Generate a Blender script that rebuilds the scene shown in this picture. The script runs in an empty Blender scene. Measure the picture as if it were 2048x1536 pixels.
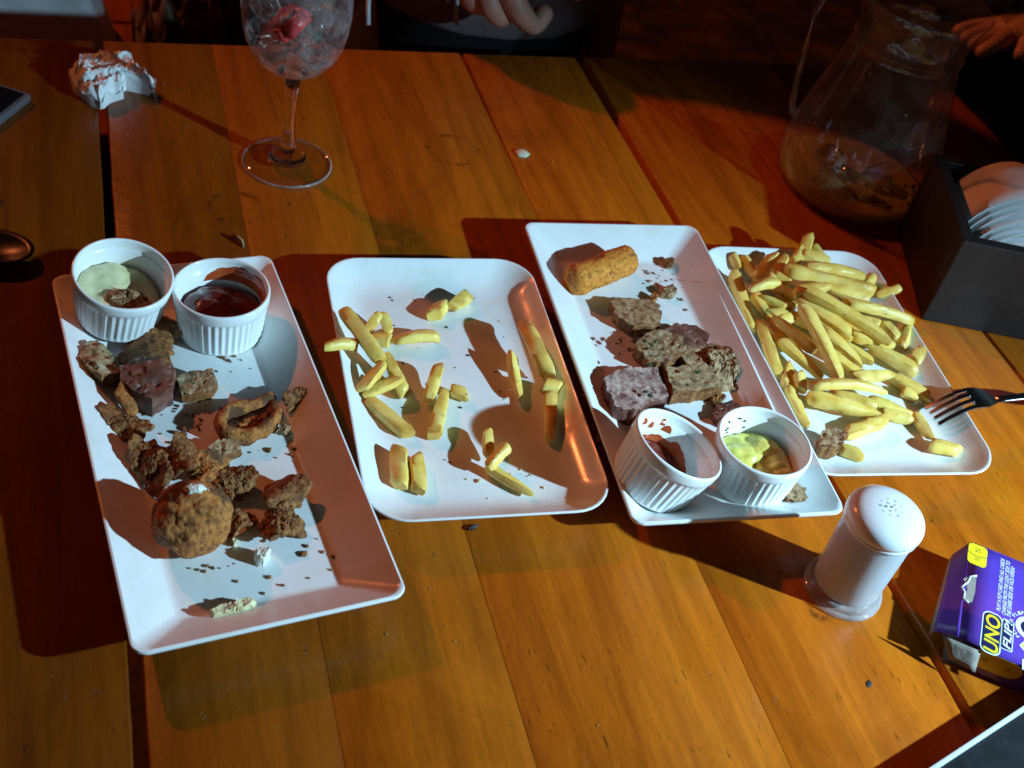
import bpy, bmesh, math, random
from math import sin, cos, pi, radians, atan2, hypot
from mathutils import Vector, Matrix, noise, Euler

random.seed(7)
scene = bpy.context.scene
col = scene.collection
CM = 0.01                                    # all numbers below are centimetres

# ------------------------------------------------------------------ camera
F_PX, PITCH, ROLL, YAW, CAM_H = 2371.651, 0.736961, 0.248196, 0.439216, 56.7876
_f = Vector((sin(YAW)*cos(PITCH), cos(YAW)*cos(PITCH), -sin(PITCH)))
_r0 = Vector((cos(YAW), -sin(YAW), 0)); _u0 = _r0.cross(_f)
_r = cos(ROLL)*_r0 + sin(ROLL)*_u0; _u = -sin(ROLL)*_r0 + cos(ROLL)*_u0
cam = bpy.data.cameras.new('camera'); cam_o = bpy.data.objects.new('camera', cam); col.objects.link(cam_o)
M = Matrix((_r, _u, -_f)).transposed().to_4x4(); M.translation = Vector((0, 0, CAM_H))*CM
cam_o.matrix_world = M
cam.sensor_width = 36.0; cam.lens = F_PX/2048*36; cam.clip_start = 0.02; cam.clip_end = 50
cam.dof.use_dof = True; cam.dof.focus_distance = 0.80; cam.dof.aperture_fstop = 11
scene.camera = cam_o

def at(px, py, z=0.0):
    """table position (cm) of a spot read off the photograph, on the horizontal plane z"""
    d = _f*F_PX + _r*(px-1024) - _u*(py-768)
    t = (z-CAM_H)/d.z
    return Vector((d.x*t, d.y*t, z))

# ------------------------------------------------------------------ light
world = bpy.data.worlds.new('World'); scene.world = world; world.use_nodes = True
bg = world.node_tree.nodes['Background']; bg.inputs[0].default_value = (1.0, 0.62, 0.48, 1); bg.inputs[1].default_value = 0.006
def lamp(name, loc, power, color, size, target=None, angle=None):
    l = bpy.data.lights.new(name, 'SPOT' if target else 'POINT'); l.energy = power; l.color = color; l.shadow_soft_size = size*CM
    o = bpy.data.objects.new(name, l); col.objects.link(o); o.location = Vector(loc)*CM
    if target:
        l.spot_size = radians(angle); l.spot_blend = 1.0
        o.rotation_euler = (Vector(target)-Vector(loc)).to_track_quat('-Z', 'Y').to_euler()
    return o
lamp('cold_spot_lamp', (112, -13, 55), 134, (0.45, 0.78, 1.0), 1.1, (46, 24, 0), 69)
lamp('warm_lamp', (-140, 310, 215), 155, (1.0, 0.22, 0.06), 6.0)
scene.view_settings.view_transform = 'Standard'; scene.view_settings.look = 'None'
scene.view_settings.exposure = 0.0; scene.view_settings.gamma = 1.0
scene.view_settings.use_curve_mapping = False
scene.render.resolution_x = 1024; scene.render.resolution_y = 768

# ------------------------------------------------------------------ helpers: objects
def tag(o, label, cat, group=None):
    o['label'] = label; o['category'] = cat
    if group: o['group'] = group
    return o
def kind(o, k): o['kind'] = k; return o
def setmat(me, m):
    if m is not None: me.materials.append(m)
def smooth(me, on=True):
    for p in me.polygons: p.use_smooth = on
def mesh(name, V, F, m=None, sm=True, sharp=None):
    me = bpy.data.meshes.new(name); me.from_pydata([tuple(Vector(v)*CM) for v in V], [], F); me.validate(); me.update()
    bm = bmesh.new(); bm.from_mesh(me); bmesh.ops.recalc_face_normals(bm, faces=bm.faces); bm.to_mesh(me); bm.free()
    setmat(me, m); smooth(me, sm)
    if sm and sharp: me.set_sharp_from_angle(angle=radians(sharp))
    return me
def link(name, me, parent=None, loc=(0, 0, 0), rot=(0, 0, 0)):
    o = bpy.data.objects.new(name, me); col.objects.link(o)
    o.location = Vector(loc)*CM; o.rotation_euler = rot
    if parent: o.parent = parent
    return o
def part(name, V, F, m=None, parent=None, loc=(0, 0, 0), rot=(0, 0, 0), sm=True, sharp=None):
    return link(name, mesh(name, V, F, m, sm, sharp), parent, loc, rot)
def world_part(name, V, F, m, parent=None, origin=None, sm=True, sharp=None):
    """verts in table coordinates; the object's origin is put at its base"""
    V = [Vector(v) for v in V]
    if origin is None:
        n = len(V); origin = Vector((sum(v.x for v in V)/n, sum(v.y for v in V)/n, min(v.z for v in V)))
    origin = Vector(origin)
    base = parent.location/CM if parent else Vector((0, 0, 0))
    if parent and parent.parent: base = base + parent.parent.location/CM
    return part(name, [v-origin for v in V], F, m, parent, origin-base, sm=sm, sharp=sharp)
def thing(name, loc=(0, 0, 0), rot=(0, 0, 0)):
    return link(name, None, None, loc, rot)

# ------------------------------------------------------------------ helpers: shapes (return V, F)
def box(x0, x1, y0, y1, z0, z1, bev=0.0):
    bm = bmesh.new(); bmesh.ops.create_cube(bm, size=1)
    for v in bm.verts: v.co = Vector(((x0+x1)/2+v.co.x*(x1-x0), (y0+y1)/2+v.co.y*(y1-y0), (z0+z1)/2+v.co.z*(z1-z0)))
    if bev: bmesh.ops.bevel(bm, geom=bm.edges[:], offset=bev, segments=2, affect='EDGES', profile=0.6)
    bm.verts.index_update(); V = [v.co.copy() for v in bm.verts]; F = [[v.index for v in f.verts] for f in bm.faces]; bm.free()
    return V, F
def lathe(prof, n=48, fl=None, cap0=True, cap1=True):
    V, F = [], []
    for k, (r, z) in enumerate(prof):
        for i in range(n):
            a = 2*pi*i/n; rr = r + (fl(k, a, r, z) if fl else 0)
            V.append((rr*cos(a), rr*sin(a), z))
    for k in range(len(prof)-1):
        for i in range(n):
            j = (i+1) % n; F.append([k*n+i, k*n+j, (k+1)*n+j, (k+1)*n+i])
    if cap0: F.append(list(range(n))[::-1])
    if cap1: F.append([(len(prof)-1)*n+i for i in range(n)])
    return V, F
def tube(pts, rad, n=10, caps=True, flat=1.0):
    pts = [Vector(p) for p in pts]; V, F = [], []
    up = Vector((0, 0, 1))
    for k, p in enumerate(pts):
        t = (pts[min(k+1, len(pts)-1)]-pts[max(k-1, 0)]).normalized()
        s = t.cross(up); s = s.normalized() if s.length > 1e-4 else Vector((1, 0, 0)); w = s.cross(t)
        r = rad[k] if isinstance(rad, (list, tuple)) else rad
        for i in range(n):
            a = 2*pi*i/n; V.append(p+s*cos(a)*r+w*sin(a)*r*flat)
    for k in range(len(pts)-1):
        for i in range(n):
            j = (i+1) % n; F.append([k*n+i, k*n+j, (k+1)*n+j, (k+1)*n+i])
    if caps: F.append(list(range(n))[::-1]); F.append([(len(pts)-1)*n+i for i in range(n)])
    return V, F
def join(*vf):
    V, F = [], []
    for v, f in vf:
        o = len(V); V += [Vector(x) for x in v]; F += [[i+o for i in q] for q in f]
    return V, F
def xf(vf, m): return [m @ Vector(v) for v in vf[0]], vf[1]
def fbm(p, f, o=3):
    s, a = 0.0, 1.0
    for k in range(o): s += a*noise.noise(p*f); f *= 2.1; a *= 0.5
    return s
def poly_r(pts, c, a):
    """distance from c to the outline in direction a (star-shaped outline)"""
    d = Vector((cos(a), sin(a))); best = None
    for i in range(len(pts)):
        p, q = pts[i], pts[(i+1) % len(pts)]; e = q-p; den = d.x*e.y-d.y*e.x
        if abs(den) < 1e-9: continue
        w = p-c; t = (w.x*e.y-w.y*e.x)/den; s = (w.x*d.y-w.y*d.x)/den
        if t > 0 and -1e-6 <= s <= 1+1e-6 and (best is None or t > best): best = t
    return best or 0.3
def lump(outline, z0, h, edge=9, amp=0.12, freq=1.6, top=0.25, n=64, rings=16, seed=0, tilt=(0, 0), sharp=0.95, cup=0.0):
    """crust or chunk: star-shaped outline, uneven top, broken edge"""
    pts = [Vector((p.x, p.y)) for p in outline]
    c = sum(pts, Vector((0, 0)))/len(pts); off = Vector((seed*3.17, seed*1.7, seed*0.9))
    R = [poly_r(pts, c, 2*pi*i/n) for i in range(n)]
    V, F = [], []
    rs = [((k+1)/rings)**0.75 for k in range(rings)]
    def put(x, y, z):
        p = Vector((x, y, z)); q = Vector((c.x, c.y, z0))+p+off
        d = Vector((fbm(q, freq), fbm(q+Vector((9, 0, 0)), freq), fbm(q+Vector((0, 7, 0)), freq)))*amp
        d += Vector((fbm(q, freq*4), fbm(q+Vector((5, 0, 0)), freq*4), fbm(q+Vector((0, 3, 0)), freq*4)))*amp*0.6
        d += Vector((noise.noise(q*freq*11), noise.noise(q*freq*11+Vector((5, 0, 0))), noise.noise(q*freq*11+Vector((0, 3, 0)))))*amp*0.35
        z2 = z + (top*h*fbm(q*0.7, 0.9) if z > 0.1*h else 0) + tilt[0]*x+tilt[1]*y
        p = Vector((x+d.x, y+d.y, max(0.0 if z < 0.05*h else 0.03, z2+d.z*min(1, z/h*2))))
        V.append(Vector((c.x, c.y, z0))+p)
    put(0, 0, h*(1-cup))
    for r in rs:
        zz = h*max(0.0, 1-r**edge)**0.5 if r < 1 else 0.32*h
        zz -= cup*h*(1-r)**1.3 if r < 1 else 0
        for i in range(n): a = 2*pi*i/n; put(R[i]*r*cos(a)*sharp if r < 0.999 else R[i]*cos(a)*0.98, R[i]*r*sin(a)*sharp if r < 0.999 else R[i]*sin(a)*0.98, zz if r < 1 else 0.42*h)
    for i in range(n): a = 2*pi*i/n; put(R[i]*cos(a)*0.93, R[i]*sin(a)*0.93, 0)
    for i in range(n): F.append([0, 1+i, 1+(i+1) % n])
    for k in range(rings):
        o = 1+k*n
        for i in range(n): j = (i+1) % n; F.append([o+i, o+n+i, o+n+j, o+j])
    F.append([1+rings*n+i for i in range(n)])
    return V, F

# ------------------------------------------------------------------ helpers: materials
class NT:
    def __init__(s, name):
        s.m = bpy.data.materials.new(name); s.m.use_nodes = True; s.t = s.m.node_tree; s.N = s.t.nodes
        s.b = s.N['Principled BSDF']; s.out = s.N['Material Output']
    def n(s, typ, **kw):
        o = s.N.new(typ)
        for k, v in kw.items():
            if k.startswith('_'): setattr(o, k[1:], v)
            else: o.inputs[k.replace('__', ' ')].default_value = v
        return o
    def l(s, a, b): s.t.links.new(a, b)
    def coord(s, kind='Object', scale=(1, 1, 1), rnd=False):
        tc = s.n('ShaderNodeTexCoord'); mp = s.n('ShaderNodeMapping'); mp.inputs['Scale'].default_value = scale
        s.l(tc.outputs[kind], mp.inputs['Vector'])
        if rnd:
            oi = s.n('ShaderNodeObjectInfo'); mu = s.n('ShaderNodeVectorMath', _operation='SCALE'); mu.inputs[0].default_value = (17, 31, 7)
            s.l(oi.outputs['Random'], mu.inputs['Scale']); s.l(mu.outputs[0], mp.inputs['Location'])
        return mp.outputs[0]
    def noise(s, vec, scale, detail=4, rough=0.55, dist=0.0):
        o = s.n('ShaderNodeTexNoise'); o.inputs['Scale'].default_value = scale; o.inputs['Detail'].default_value = detail
        o.inputs['Roughness'].default_value = rough; o.inputs['Distortion'].default_value = dist; s.l(vec, o.inputs['Vector']); return o.outputs['Fac']
    def ramp(s, fac, stops):
        o = s.n('ShaderNodeValToRGB'); e = o.color_ramp.elements
        while len(e) < len(stops): e.new(0.5)
        for k, (p, c) in enumerate(stops): e[k].position = p; e[k].color = (c, c, c, 1) if isinstance(c, (int, float)) else (*c, 1)
        s.l(fac, o.inputs[0]); return o.outputs[0]
    def mix(s, fac, a, b, mode='MIX'):
        o = s.n('ShaderNodeMix', _data_type='RGBA', _blend_type=mode)
        for sock, v in ((o.inputs[0], fac), (o.inputs[6], a), (o.inputs[7], b)):
            if hasattr(v, 'links'): s.l(v, sock)
            elif isinstance(v, (int, float)): sock.default_value = v
            else: sock.default_value = (*v, 1)
        return o.outputs[2]
    def bump(s, h, strength, dist=0.001, normal=None):
        o = s.n('ShaderNodeBump'); o.inputs['Strength'].default_value = strength; o.inputs['Distance'].default_value = dist
        s.l(h, o.inputs['Height'])
        if normal: s.l(normal, o.inputs['Normal'])
        return o.outputs[0]
    def set(s, **kw):
        for k, v in kw.items():
            i = s.b.inputs[k.replace('__', ' ')]
            if hasattr(v, 'links'): s.l(v, i)
            elif isinstance(v, tuple) and len(v) == 3 and i.type == 'RGBA': i.default_value = (*v, 1)
            else: i.default_value = v
        return s
def plain(name, c, rough=0.5, **kw):
    t = NT(name); t.set(Base__Color=c, Roughness=rough, **kw); return t.m
def mottled(name, stops, scale, rough=0.6, bump=0.5, bscale=None, bdist=0.002, spots=None, **kw):
    t = NT(name); v = t.coord('Object', rnd=True)
    c = t.ramp(t.noise(v, scale, 6, 0.65), stops)
    if spots:
        sc, th, cc = spots; f = t.ramp(t.noise(v, sc, 3, 0.6), [(th, 0), (th+0.05, 1)]); c = t.mix(f, c, cc)
    t.set(Base__Color=c, Roughness=rough, **kw)
    if bump:
        h = t.noise(v, bscale or scale*2, 5, 0.7); t.set(Normal=t.bump(h, bump, bdist))
    return t.m

# wood of the table, with the broken dark rings that wet glasses left on it
RINGS = [(*at(905, 300)[:2], 2.3), (*at(470, 415)[:2], 2.0), (*at(1385, 215)[:2], 2.2), (*at(1640, 1215)[:2], 0.8)]
def wood(name, light, dark, mark=0.9):
    t = NT(name); v = t.coord('Object', rnd=True)
    def sc(x, y, z=1):
        m = t.n('ShaderNodeMapping'); m.inputs['Scale'].default_value = (x, y, z); t.l(v, m.inputs['Vector']); return m.outputs[0]
    broad = t.noise(sc(13, 1.8), 1.0, 5, 0.62, 1.6)
    wv = t.n('ShaderNodeTexWave', _wave_type='BANDS', _bands_direction='X'); t.l(sc(1, 0.10), wv.inputs['Vector'])
    for k, x in (('Scale', 8.0), ('Distortion', 16.0), ('Detail', 3.0), ('Detail Scale', 1.6), ('Detail Roughness', 0.6)): wv.inputs[k].default_value = x
    fine = t.noise(sc(240, 14), 1.0, 4, 0.65, 0.4)
    c = t.ramp(broad, [(0.25, dark), (0.55, tuple((a+b)/2 for a, b in zip(light, dark))), (0.8, light)])
    c = t.mix(0.22, c, t.ramp(wv.outputs['Fac'], [(0.0, tuple(x*0.5 for x in dark)), (0.35, tuple((a+b)/2 for a, b in zip(light, dark))), (1.0, light)]))
    c = t.mix(t.ramp(fine, [(0.35, 0.28), (0.6, 0.0)]), c, tuple(x*0.45 for x in dark))
    pores = t.noise(sc(420, 60), 1.0, 3, 0.6); area = t.noise(sc(6, 4), 1.0, 3, 0.6)
    pf = t.n('ShaderNodeMath', _operation='MULTIPLY'); t.l(t.ramp(pores, [(0.64, 0), (0.70, .8)]), pf.inputs[0]); t.l(t.ramp(area, [(0.45, 0), (0.62, 1)]), pf.inputs[1])
    c = t.mix(pf.outputs[0], c, (0.03, 0.012, 0.004))
    dent = t.ramp(t.noise(sc(95, 48), 1.0, 5, 0.75), [(0.67, 0), (0.71, mark)])
    c = t.mix(dent, c, (0.022, 0.01, 0.005))
    blot = t.ramp(t.noise(sc(5, 3.2), 1.0, 6, 0.68, 0.8), [(0.48, 0), (0.70, 0.55)]); c = t.mix(blot, c, tuple(x*0.34 for x in dark))
    geo = t.n('ShaderNodeNewGeometry'); brk = t.noise(geo.outputs['Position'], 70, 4, 0.7)
    for rx, ry, rr in RINGS:
        vm = t.n('ShaderNodeVectorMath', _operation='DISTANCE'); t.l(geo.outputs['Position'], vm.inputs[0]); vm.inputs[1].default_value = (rx*CM, ry*CM, 0)
        sb = t.n('ShaderNodeMath', _operation='SUBTRACT'); t.l(vm.outputs['Value'], sb.inputs[0]); sb.inputs[1].default_value = rr*CM
        ab = t.n('ShaderNodeMath', _operation='ABSOLUTE'); t.l(sb.outputs[0], ab.inputs[0])
        band = t.ramp(ab.outputs[0], [(0.0, 1), (0.0022, 0)]); ml = t.n('ShaderNodeMath', _operation='MULTIPLY'); t.l(band, ml.inputs[0]); t.l(t.ramp(brk, [(0.46, 0), (0.6, .75)]), ml.inputs[1])
        c = t.mix(ml.outputs[0], c, (0.02, 0.009, 0.005))
    t.set(Base__Color=c, Roughness=t.ramp(t.noise(sc(14, 8), 1.0, 5, 0.6), [(0.3, 0.24), (0.7, 0.42)]), Specular__IOR__Level=0.35)
    h1 = t.noise(sc(150, 12), 1.0, 4, 0.6)
    nrm = t.bump(h1, 0.25, 0.0006); nrm = t.bump(t.ramp(t.noise(sc(90, 70), 1.0, 3), [(0.4, 0), (0.75, 1)]), 0.22, 0.0008, nrm)
    nrm = t.bump(dent, 0.6, -0.0012, nrm)
    t.set(Normal=nrm, Coat__Weight=0.10, Coat__Roughness=0.2)
    return t.m
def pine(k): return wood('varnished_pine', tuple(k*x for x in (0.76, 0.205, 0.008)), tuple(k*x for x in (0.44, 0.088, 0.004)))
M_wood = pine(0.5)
M_plank_edge = M_wood
def ceramic(name, c=(0.80, 0.80, 0.79)):
    t = NT(name); v = t.coord('Object', rnd=True)
    smear = t.ramp(t.noise(v, 38, 5, 0.6), [(0.45, 0.16), (0.62, 0.36), (0.8, 0.22)])
    g = t.ramp(t.noise(v, 16, 7, 0.7, 1.2), [(0.50, 0), (0.66, 0.55)]); fleck = t.ramp(t.noise(v, 520, 2), [(0.735, 0), (0.76, .5)])
    c = t.mix(fleck, t.mix(g, c, tuple(x*y for x, y in zip(c, (.88, .84, .74)))), (.30, .20, .10))
    t.set(Base__Color=c, Roughness=smear, Specular__IOR__Level=0.28, Normal=t.bump(t.noise(v, 22, 2), 0.05, 0.001)); return t.m
M_cer = ceramic('white_glazed_ceramic')
M_ram = ceramic('ramekin_porcelain', (0.83, 0.83, 0.82))
def fry_mat():
    t = NT('fried_potato'); v = t.coord('Object', rnd=True)
    c = t.ramp(t.noise(v, 75, 5, 0.6), [(0.28, (0.78, 0.44, 0.05)), (0.5, (0.90, 0.63, 0.14)), (0.75, (0.93, 0.73, 0.26))])
    oi = t.n('ShaderNodeObjectInfo'); c = t.mix(t.ramp(oi.outputs['Random'], [(0, 0.0), (1, 0.4)]), c, (0.80, 0.58, 0.13))
    c = t.mix(t.ramp(t.noise(v, 42, 3, 0.6), [(0.56, 0), (0.72, 0.75)]), c, (0.55, 0.27, 0.04))
    br = t.n('ShaderNodeAttribute', _attribute_name='browned'); ma = t.n('ShaderNodeMath', _operation='MULTIPLY'); t.l(br.outputs['Fac'], ma.inputs[0]); t.l(t.ramp(t.noise(v, 90, 4), [(0.3, .25), (0.7, 1)]), ma.inputs[1])
    c = t.mix(ma.outputs[0], c, (0.50, 0.22, 0.03))
    c = t.mix(t.ramp(t.noise(v, 330, 2), [(0.73, 0), (0.75, 0.9)]), c, (0.07, 0.05, 0.015))
    t.set(Base__Color=c, Roughness=0.46, Subsurface__Weight=0.3, Subsurface__Radius=(0.006, 0.0035, 0.001), Subsurface__Scale=0.6, Normal=t.bump(t.noise(v, 260, 4), 0.35, 0.0006)); return t.m
M_fry = fry_mat()
M_bread = mottled('golden_breading', [(0.3, (0.10, 0.036, 0.010)), (0.5, (0.42, 0.135, 0.020)), (0.72, (0.62, 0.245, 0.045))], 300, 0.75, 0.9, 420, 0.0018, spots=(45, 0.53, (0.13, 0.05, 0.014)))
M_breadd = mottled('dark_breading', [(0.3, (0.045, 0.015, 0.004)), (0.5, (0.25, 0.085, 0.016)), (0.75, (0.52, 0.23, 0.055))], 260, 0.7, 0.9, 380, 0.002)
M_toast = mottled('seasoned_toast', [(0.32, (0.09, 0.042, 0.014)), (0.5, (0.36, 0.23, 0.11)), (0.74, (0.62, 0.48, 0.30))], 200, 0.75, 0.8, 380, 0.0015, spots=(300, 0.62, (0.06, 0.045, 0.02)))
M_toastb = mottled('brown_toast', [(0.3, (0.10, 0.045, 0.018)), (0.5, (0.36, 0.20, 0.09)), (0.75, (0.58, 0.42, 0.25))], 230, 0.75, 0.8, 380, 0.0015, spots=(260, 0.66, (0.05, 0.03, 0.015)))
M_meat = mottled('dark_cured_meat', [(0.3, (0.05, 0.016, 0.011)), (0.52, (0.16, 0.055, 0.035)), (0.8, (0.40, 0.24, 0.18))], 80, 0.5, 0.7, 300, 0.0014)
M_meatw = mottled('pale_floured_meat', [(0.36, (0.15, 0.06, 0.045)), (0.52, (0.44, 0.29, 0.24)), (0.78, (0.66, 0.54, 0.48))], 95, 0.55, 0.8, 300, 0.0014, spots=(150, 0.62, (0.12, 0.05, 0.035)))
M_cream = mottled('cream_cheese', [(0.3, (0.66, 0.62, 0.50)), (0.7, (0.80, 0.79, 0.72))], 90, 0.35, 0.3, 140, 0.001)
M_mash = mottled('pale_filling', [(0.3, (0.42, 0.29, 0.10)), (0.5, (0.66, 0.56, 0.30)), (0.7, (0.76, 0.71, 0.52))], 170, 0.5, 0.6, 240, 0.0015)
M_herb = mottled('chopped_herb', [(0.3, (0.006, 0.02, 0.008)), (0.7, (0.02, 0.075, 0.02))], 500, 0.6, 0.3)
M_pepper = plain('black_pepper', (0.02, 0.015, 0.01), 0.7)
M_mayo = mottled('herb_mayonnaise', [(0.3, (0.66, 0.56, 0.26)), (0.6, (0.80, 0.72, 0.42))], 60, 0.28, 0.35, 90, 0.0015, spots=(240, 0.68, (0.12, 0.14, 0.04)))
M_guac = mottled('green_yellow_sauce', [(0.3, (0.55, 0.46, 0.06)), (0.65, (0.76, 0.67, 0.16))], 90, 0.28, 0.4, 120, 0.0015, spots=(260, 0.70, (0.08, 0.12, 0.03)))
M_ketch = mottled('dark_red_sauce', [(0.3, (0.055, 0.006, 0.004)), (0.7, (0.16, 0.018, 0.010))], 60, 0.16, 0.3, 110, 0.0015)
M_ketchl = mottled('thin_red_sauce', [(0.3, (0.36, 0.04, 0.012)), (0.7, (0.52, 0.11, 0.03))], 120, 0.2, 0.3, 160, 0.001)
M_paper = mottled('white_paper', [(0.3, (0.70, 0.70, 0.70)), (0.7, (0.82, 0.82, 0.82))], 120, 0.8, 0.25, 400, 0.0006)
M_black = mottled('black_painted_wood', [(0.3, (0.007, 0.006, 0.006)), (0.7, (0.016, 0.014, 0.013))], 40, 0.5, 0.35, 160, 0.001, spots=(210, 0.735, (0.16, 0.13, 0.11)))
M_phone = plain('black_glass', (0.006, 0.006, 0.007), 0.08)
M_phone_edge = plain('clear_phone_case', (0.10, 0.10, 0.11), 0.12, Coat__Weight=0.5)
M_slab = mottled('dusty_black_plastic', [(0.3, (0.010, 0.011, 0.012)), (0.7, (0.022, 0.024, 0.026))], 60, 0.4, 0.3, 200, 0.0006, spots=(330, 0.715, (0.22, 0.22, 0.22)))
M_slab_edge = plain('pale_metal_trim', (0.62, 0.66, 0.70), 0.3)
M_steel = NT('stainless_steel'); M_steel.set(Base__Color=(0.42, 0.42, 0.43), Metallic=1.0, Roughness=0.22); M_steel = M_steel.m
M_steel_dark = NT('dark_steel'); M_steel_dark.set(Base__Color=(0.05, 0.046, 0.045), Metallic=1.0, Roughness=0.35); M_steel_dark = M_steel_dark.m  # steel with a dark base colour
def glass_thin(name, tint=(1, 1, 1), film=0.0, fcol=(0.5, 0.45, 0.42), scale=60, rough=0.03):
    t = NT(name); t.N.remove(t.b); v = t.coord('Object')
    tr = t.n('ShaderNodeBsdfTransparent'); tr.inputs[0].default_value = (*tint, 1)
    gl = t.n('ShaderNodeBsdfGlossy'); gl.inputs['Roughness'].default_value = rough
    lw = t.n('ShaderNodeLayerWeight'); lw.inputs[0].default_value = 0.5
    fr = t.n('ShaderNodeValToRGB'); e = fr.color_ramp.elements; e[0].position = 0.0; e[0].color = (.045, .045, .045, 1); e[1].position = 1.0; e[1].color = (.9, .9, .9, 1)
    e2 = e.new(.7); e2.color = (.12, .12, .12, 1); t.l(lw.outputs['Facing'], fr.inputs[0])
    mx = t.n('ShaderNodeMixShader'); t.l(fr.outputs[0], mx.inputs[0]); t.l(tr.outputs[0], mx.inputs[1]); t.l(gl.outputs[0], mx.inputs[2])
    last = mx.outputs[0]
    if film:
        df = t.n('ShaderNodeBsdfDiffuse'); df.inputs[0].default_value = (*fcol, 1)
        f = t.ramp(t.noise(v, scale, 6, 0.7), [(0.42, film*0.25), (0.62, film)])
        m2 = t.n('ShaderNodeMixShader'); t.l(f, m2.inputs[0]); t.l(last, m2.inputs[1]); t.l(df.outputs[0], m2.inputs[2]); last = m2.outputs[0]
        b = t.bump(t.ramp(t.noise(v, 190, 2), [(0.62, 0), (0.72, 1)]), 0.6, 0.002); t.l(b, gl.inputs['Normal'])
    t.l(last, t.out.inputs[0]); return t.m
def glass_solid(name, c=(1, 1, 1), rough=0.0, bump=0.0):
    t = NT(name); t.set(Base__Color=c, Transmission__Weight=1.0, Roughness=rough, IOR=1.46)
    if bump: t.set(Normal=t.bump(t.noise(t.coord('Object'), 90, 3), bump, 0.003))
    return t.m
M_glass = glass_solid('clear_glass', (0.97, 0.98, 0.98))
M_clear = glass_thin('clear_thin_glass', (0.97, 0.97, 0.97))
M_rim = glass_thin('glass_rim', (0.9, 0.9, 0.9), 0.3, (0.75, 0.75, 0.75), 20, 0.05)
M_bowl = glass_thin('thin_bowl_glass', (0.98, 0.98, 0.98), 0.2, (0.66, 0.62, 0.62), 60)  # pale diffuse film, raised to stand in for highlights on the bowl
M_jug = glass_thin('jug_glass', (0.97, 0.97, 0.96), 0.12, (0.4, 0.31, 0.28), 45)
M_ice = glass_solid('melting_ice', (0.93, 0.93, 0.93), 0.06, 0.5)
M_straw = mottled('strawberry_flesh', [(0.3, (0.36, 0.02, 0.025)), (0.6, (0.62, 0.06, 0.06)), (0.8, (0.75, 0.35, 0.30))], 130, 0.25, 0.4, 200)

# ================================================================== the table
table = thing('wooden_table', (40, 55, -74))
tag(table, 'orange varnished wooden table top of long planks with dark gaps', 'table')
far, near = 103.7, 6.0
seams = [(-47, .15), (-23, .2), (0.05, .36), (10.0, .012), (20.0, .012), (34.3, .05), (47.05, .42), (69.5, .15), (90.5, .1)]
def gap(sm_, y):
    if sm_[1] == .05: return .012+.18*max(0, min(1, (y-76)/26))
    if sm_[1] == .42: return .22+.30*max(0, min(1, (y-62)/40))+.10*max(0, min(1, (45-y)/20))
    return sm_[1]
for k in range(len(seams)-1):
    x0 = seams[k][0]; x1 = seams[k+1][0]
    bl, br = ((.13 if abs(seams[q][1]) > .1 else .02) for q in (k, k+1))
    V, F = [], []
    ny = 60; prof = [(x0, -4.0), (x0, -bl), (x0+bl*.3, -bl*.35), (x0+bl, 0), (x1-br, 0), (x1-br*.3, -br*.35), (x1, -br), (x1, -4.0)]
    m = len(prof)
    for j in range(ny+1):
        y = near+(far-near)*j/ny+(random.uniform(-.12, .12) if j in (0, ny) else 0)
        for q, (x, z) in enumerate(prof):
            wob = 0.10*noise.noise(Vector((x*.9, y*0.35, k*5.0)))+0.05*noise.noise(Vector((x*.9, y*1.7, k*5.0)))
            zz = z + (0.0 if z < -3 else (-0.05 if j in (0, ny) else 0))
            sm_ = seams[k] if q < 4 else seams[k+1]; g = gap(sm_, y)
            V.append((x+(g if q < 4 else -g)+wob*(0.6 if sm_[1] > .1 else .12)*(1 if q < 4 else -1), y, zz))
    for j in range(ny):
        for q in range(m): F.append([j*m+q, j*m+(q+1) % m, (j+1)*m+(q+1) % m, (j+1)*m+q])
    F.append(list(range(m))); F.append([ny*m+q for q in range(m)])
    world_part('plank', V, F, pine((.22, .24, .40, .64, .84, 1.0, 1.0, .8)[k]), table, origin=((x0+x1)/2, (near+far)/2, -4), sm=True, sharp=40)  # plank tone factor; darker left boards also stand in for light falloff
M_under = plain('dark_beam', (0.05, 0.02, 0.01), 0.7)
for y in (22, 88): world_part('crossbeam', *box(-44, 88, y-4, y+4, -10, -4.05, .3), M_under, table)
for x in (-38, 82):
    for y in (22, 88): world_part('leg', *box(x-4, x+4, y-4, y+4, -74, -10.05, .3), M_under, table)

# ================================================================== room around the table
t = NT('dark_stone_floor'); v = t.coord('Object')
t.set(Base__Color=t.ramp(t.noise(v, 7, 6, 0.65), [(0.40, (0.015, 0.008, 0.007)), (0.55, (0.06, 0.03, 0.022)), (0.72, (0.16, 0.085, 0.06))]), Roughness=0.75, Normal=t.bump(t.noise(v, 16, 5), 0.5, 0.01))
fl = part('floor', [(-250, -100, -74), (400, -100, -74), (400, 500, -74), (-250, 500, -74)], [[0, 1, 2, 3]], t.m); kind(fl, 'structure')
bench = thing('wooden_bench', (-5, 170, -74)); tag(bench, 'low wooden bench beyond the far left edge of the table', 'bench')
for i in range(3): world_part('seat_board', *box(-60, 24, 138+i*15, 152.3+i*15, -36, -32, .4), M_wood, bench)
for x in (-52, 16): world_part('leg', *box(x-3, x+3, 145, 177, -74, -36.05, .3), M_under, bench)

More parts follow.
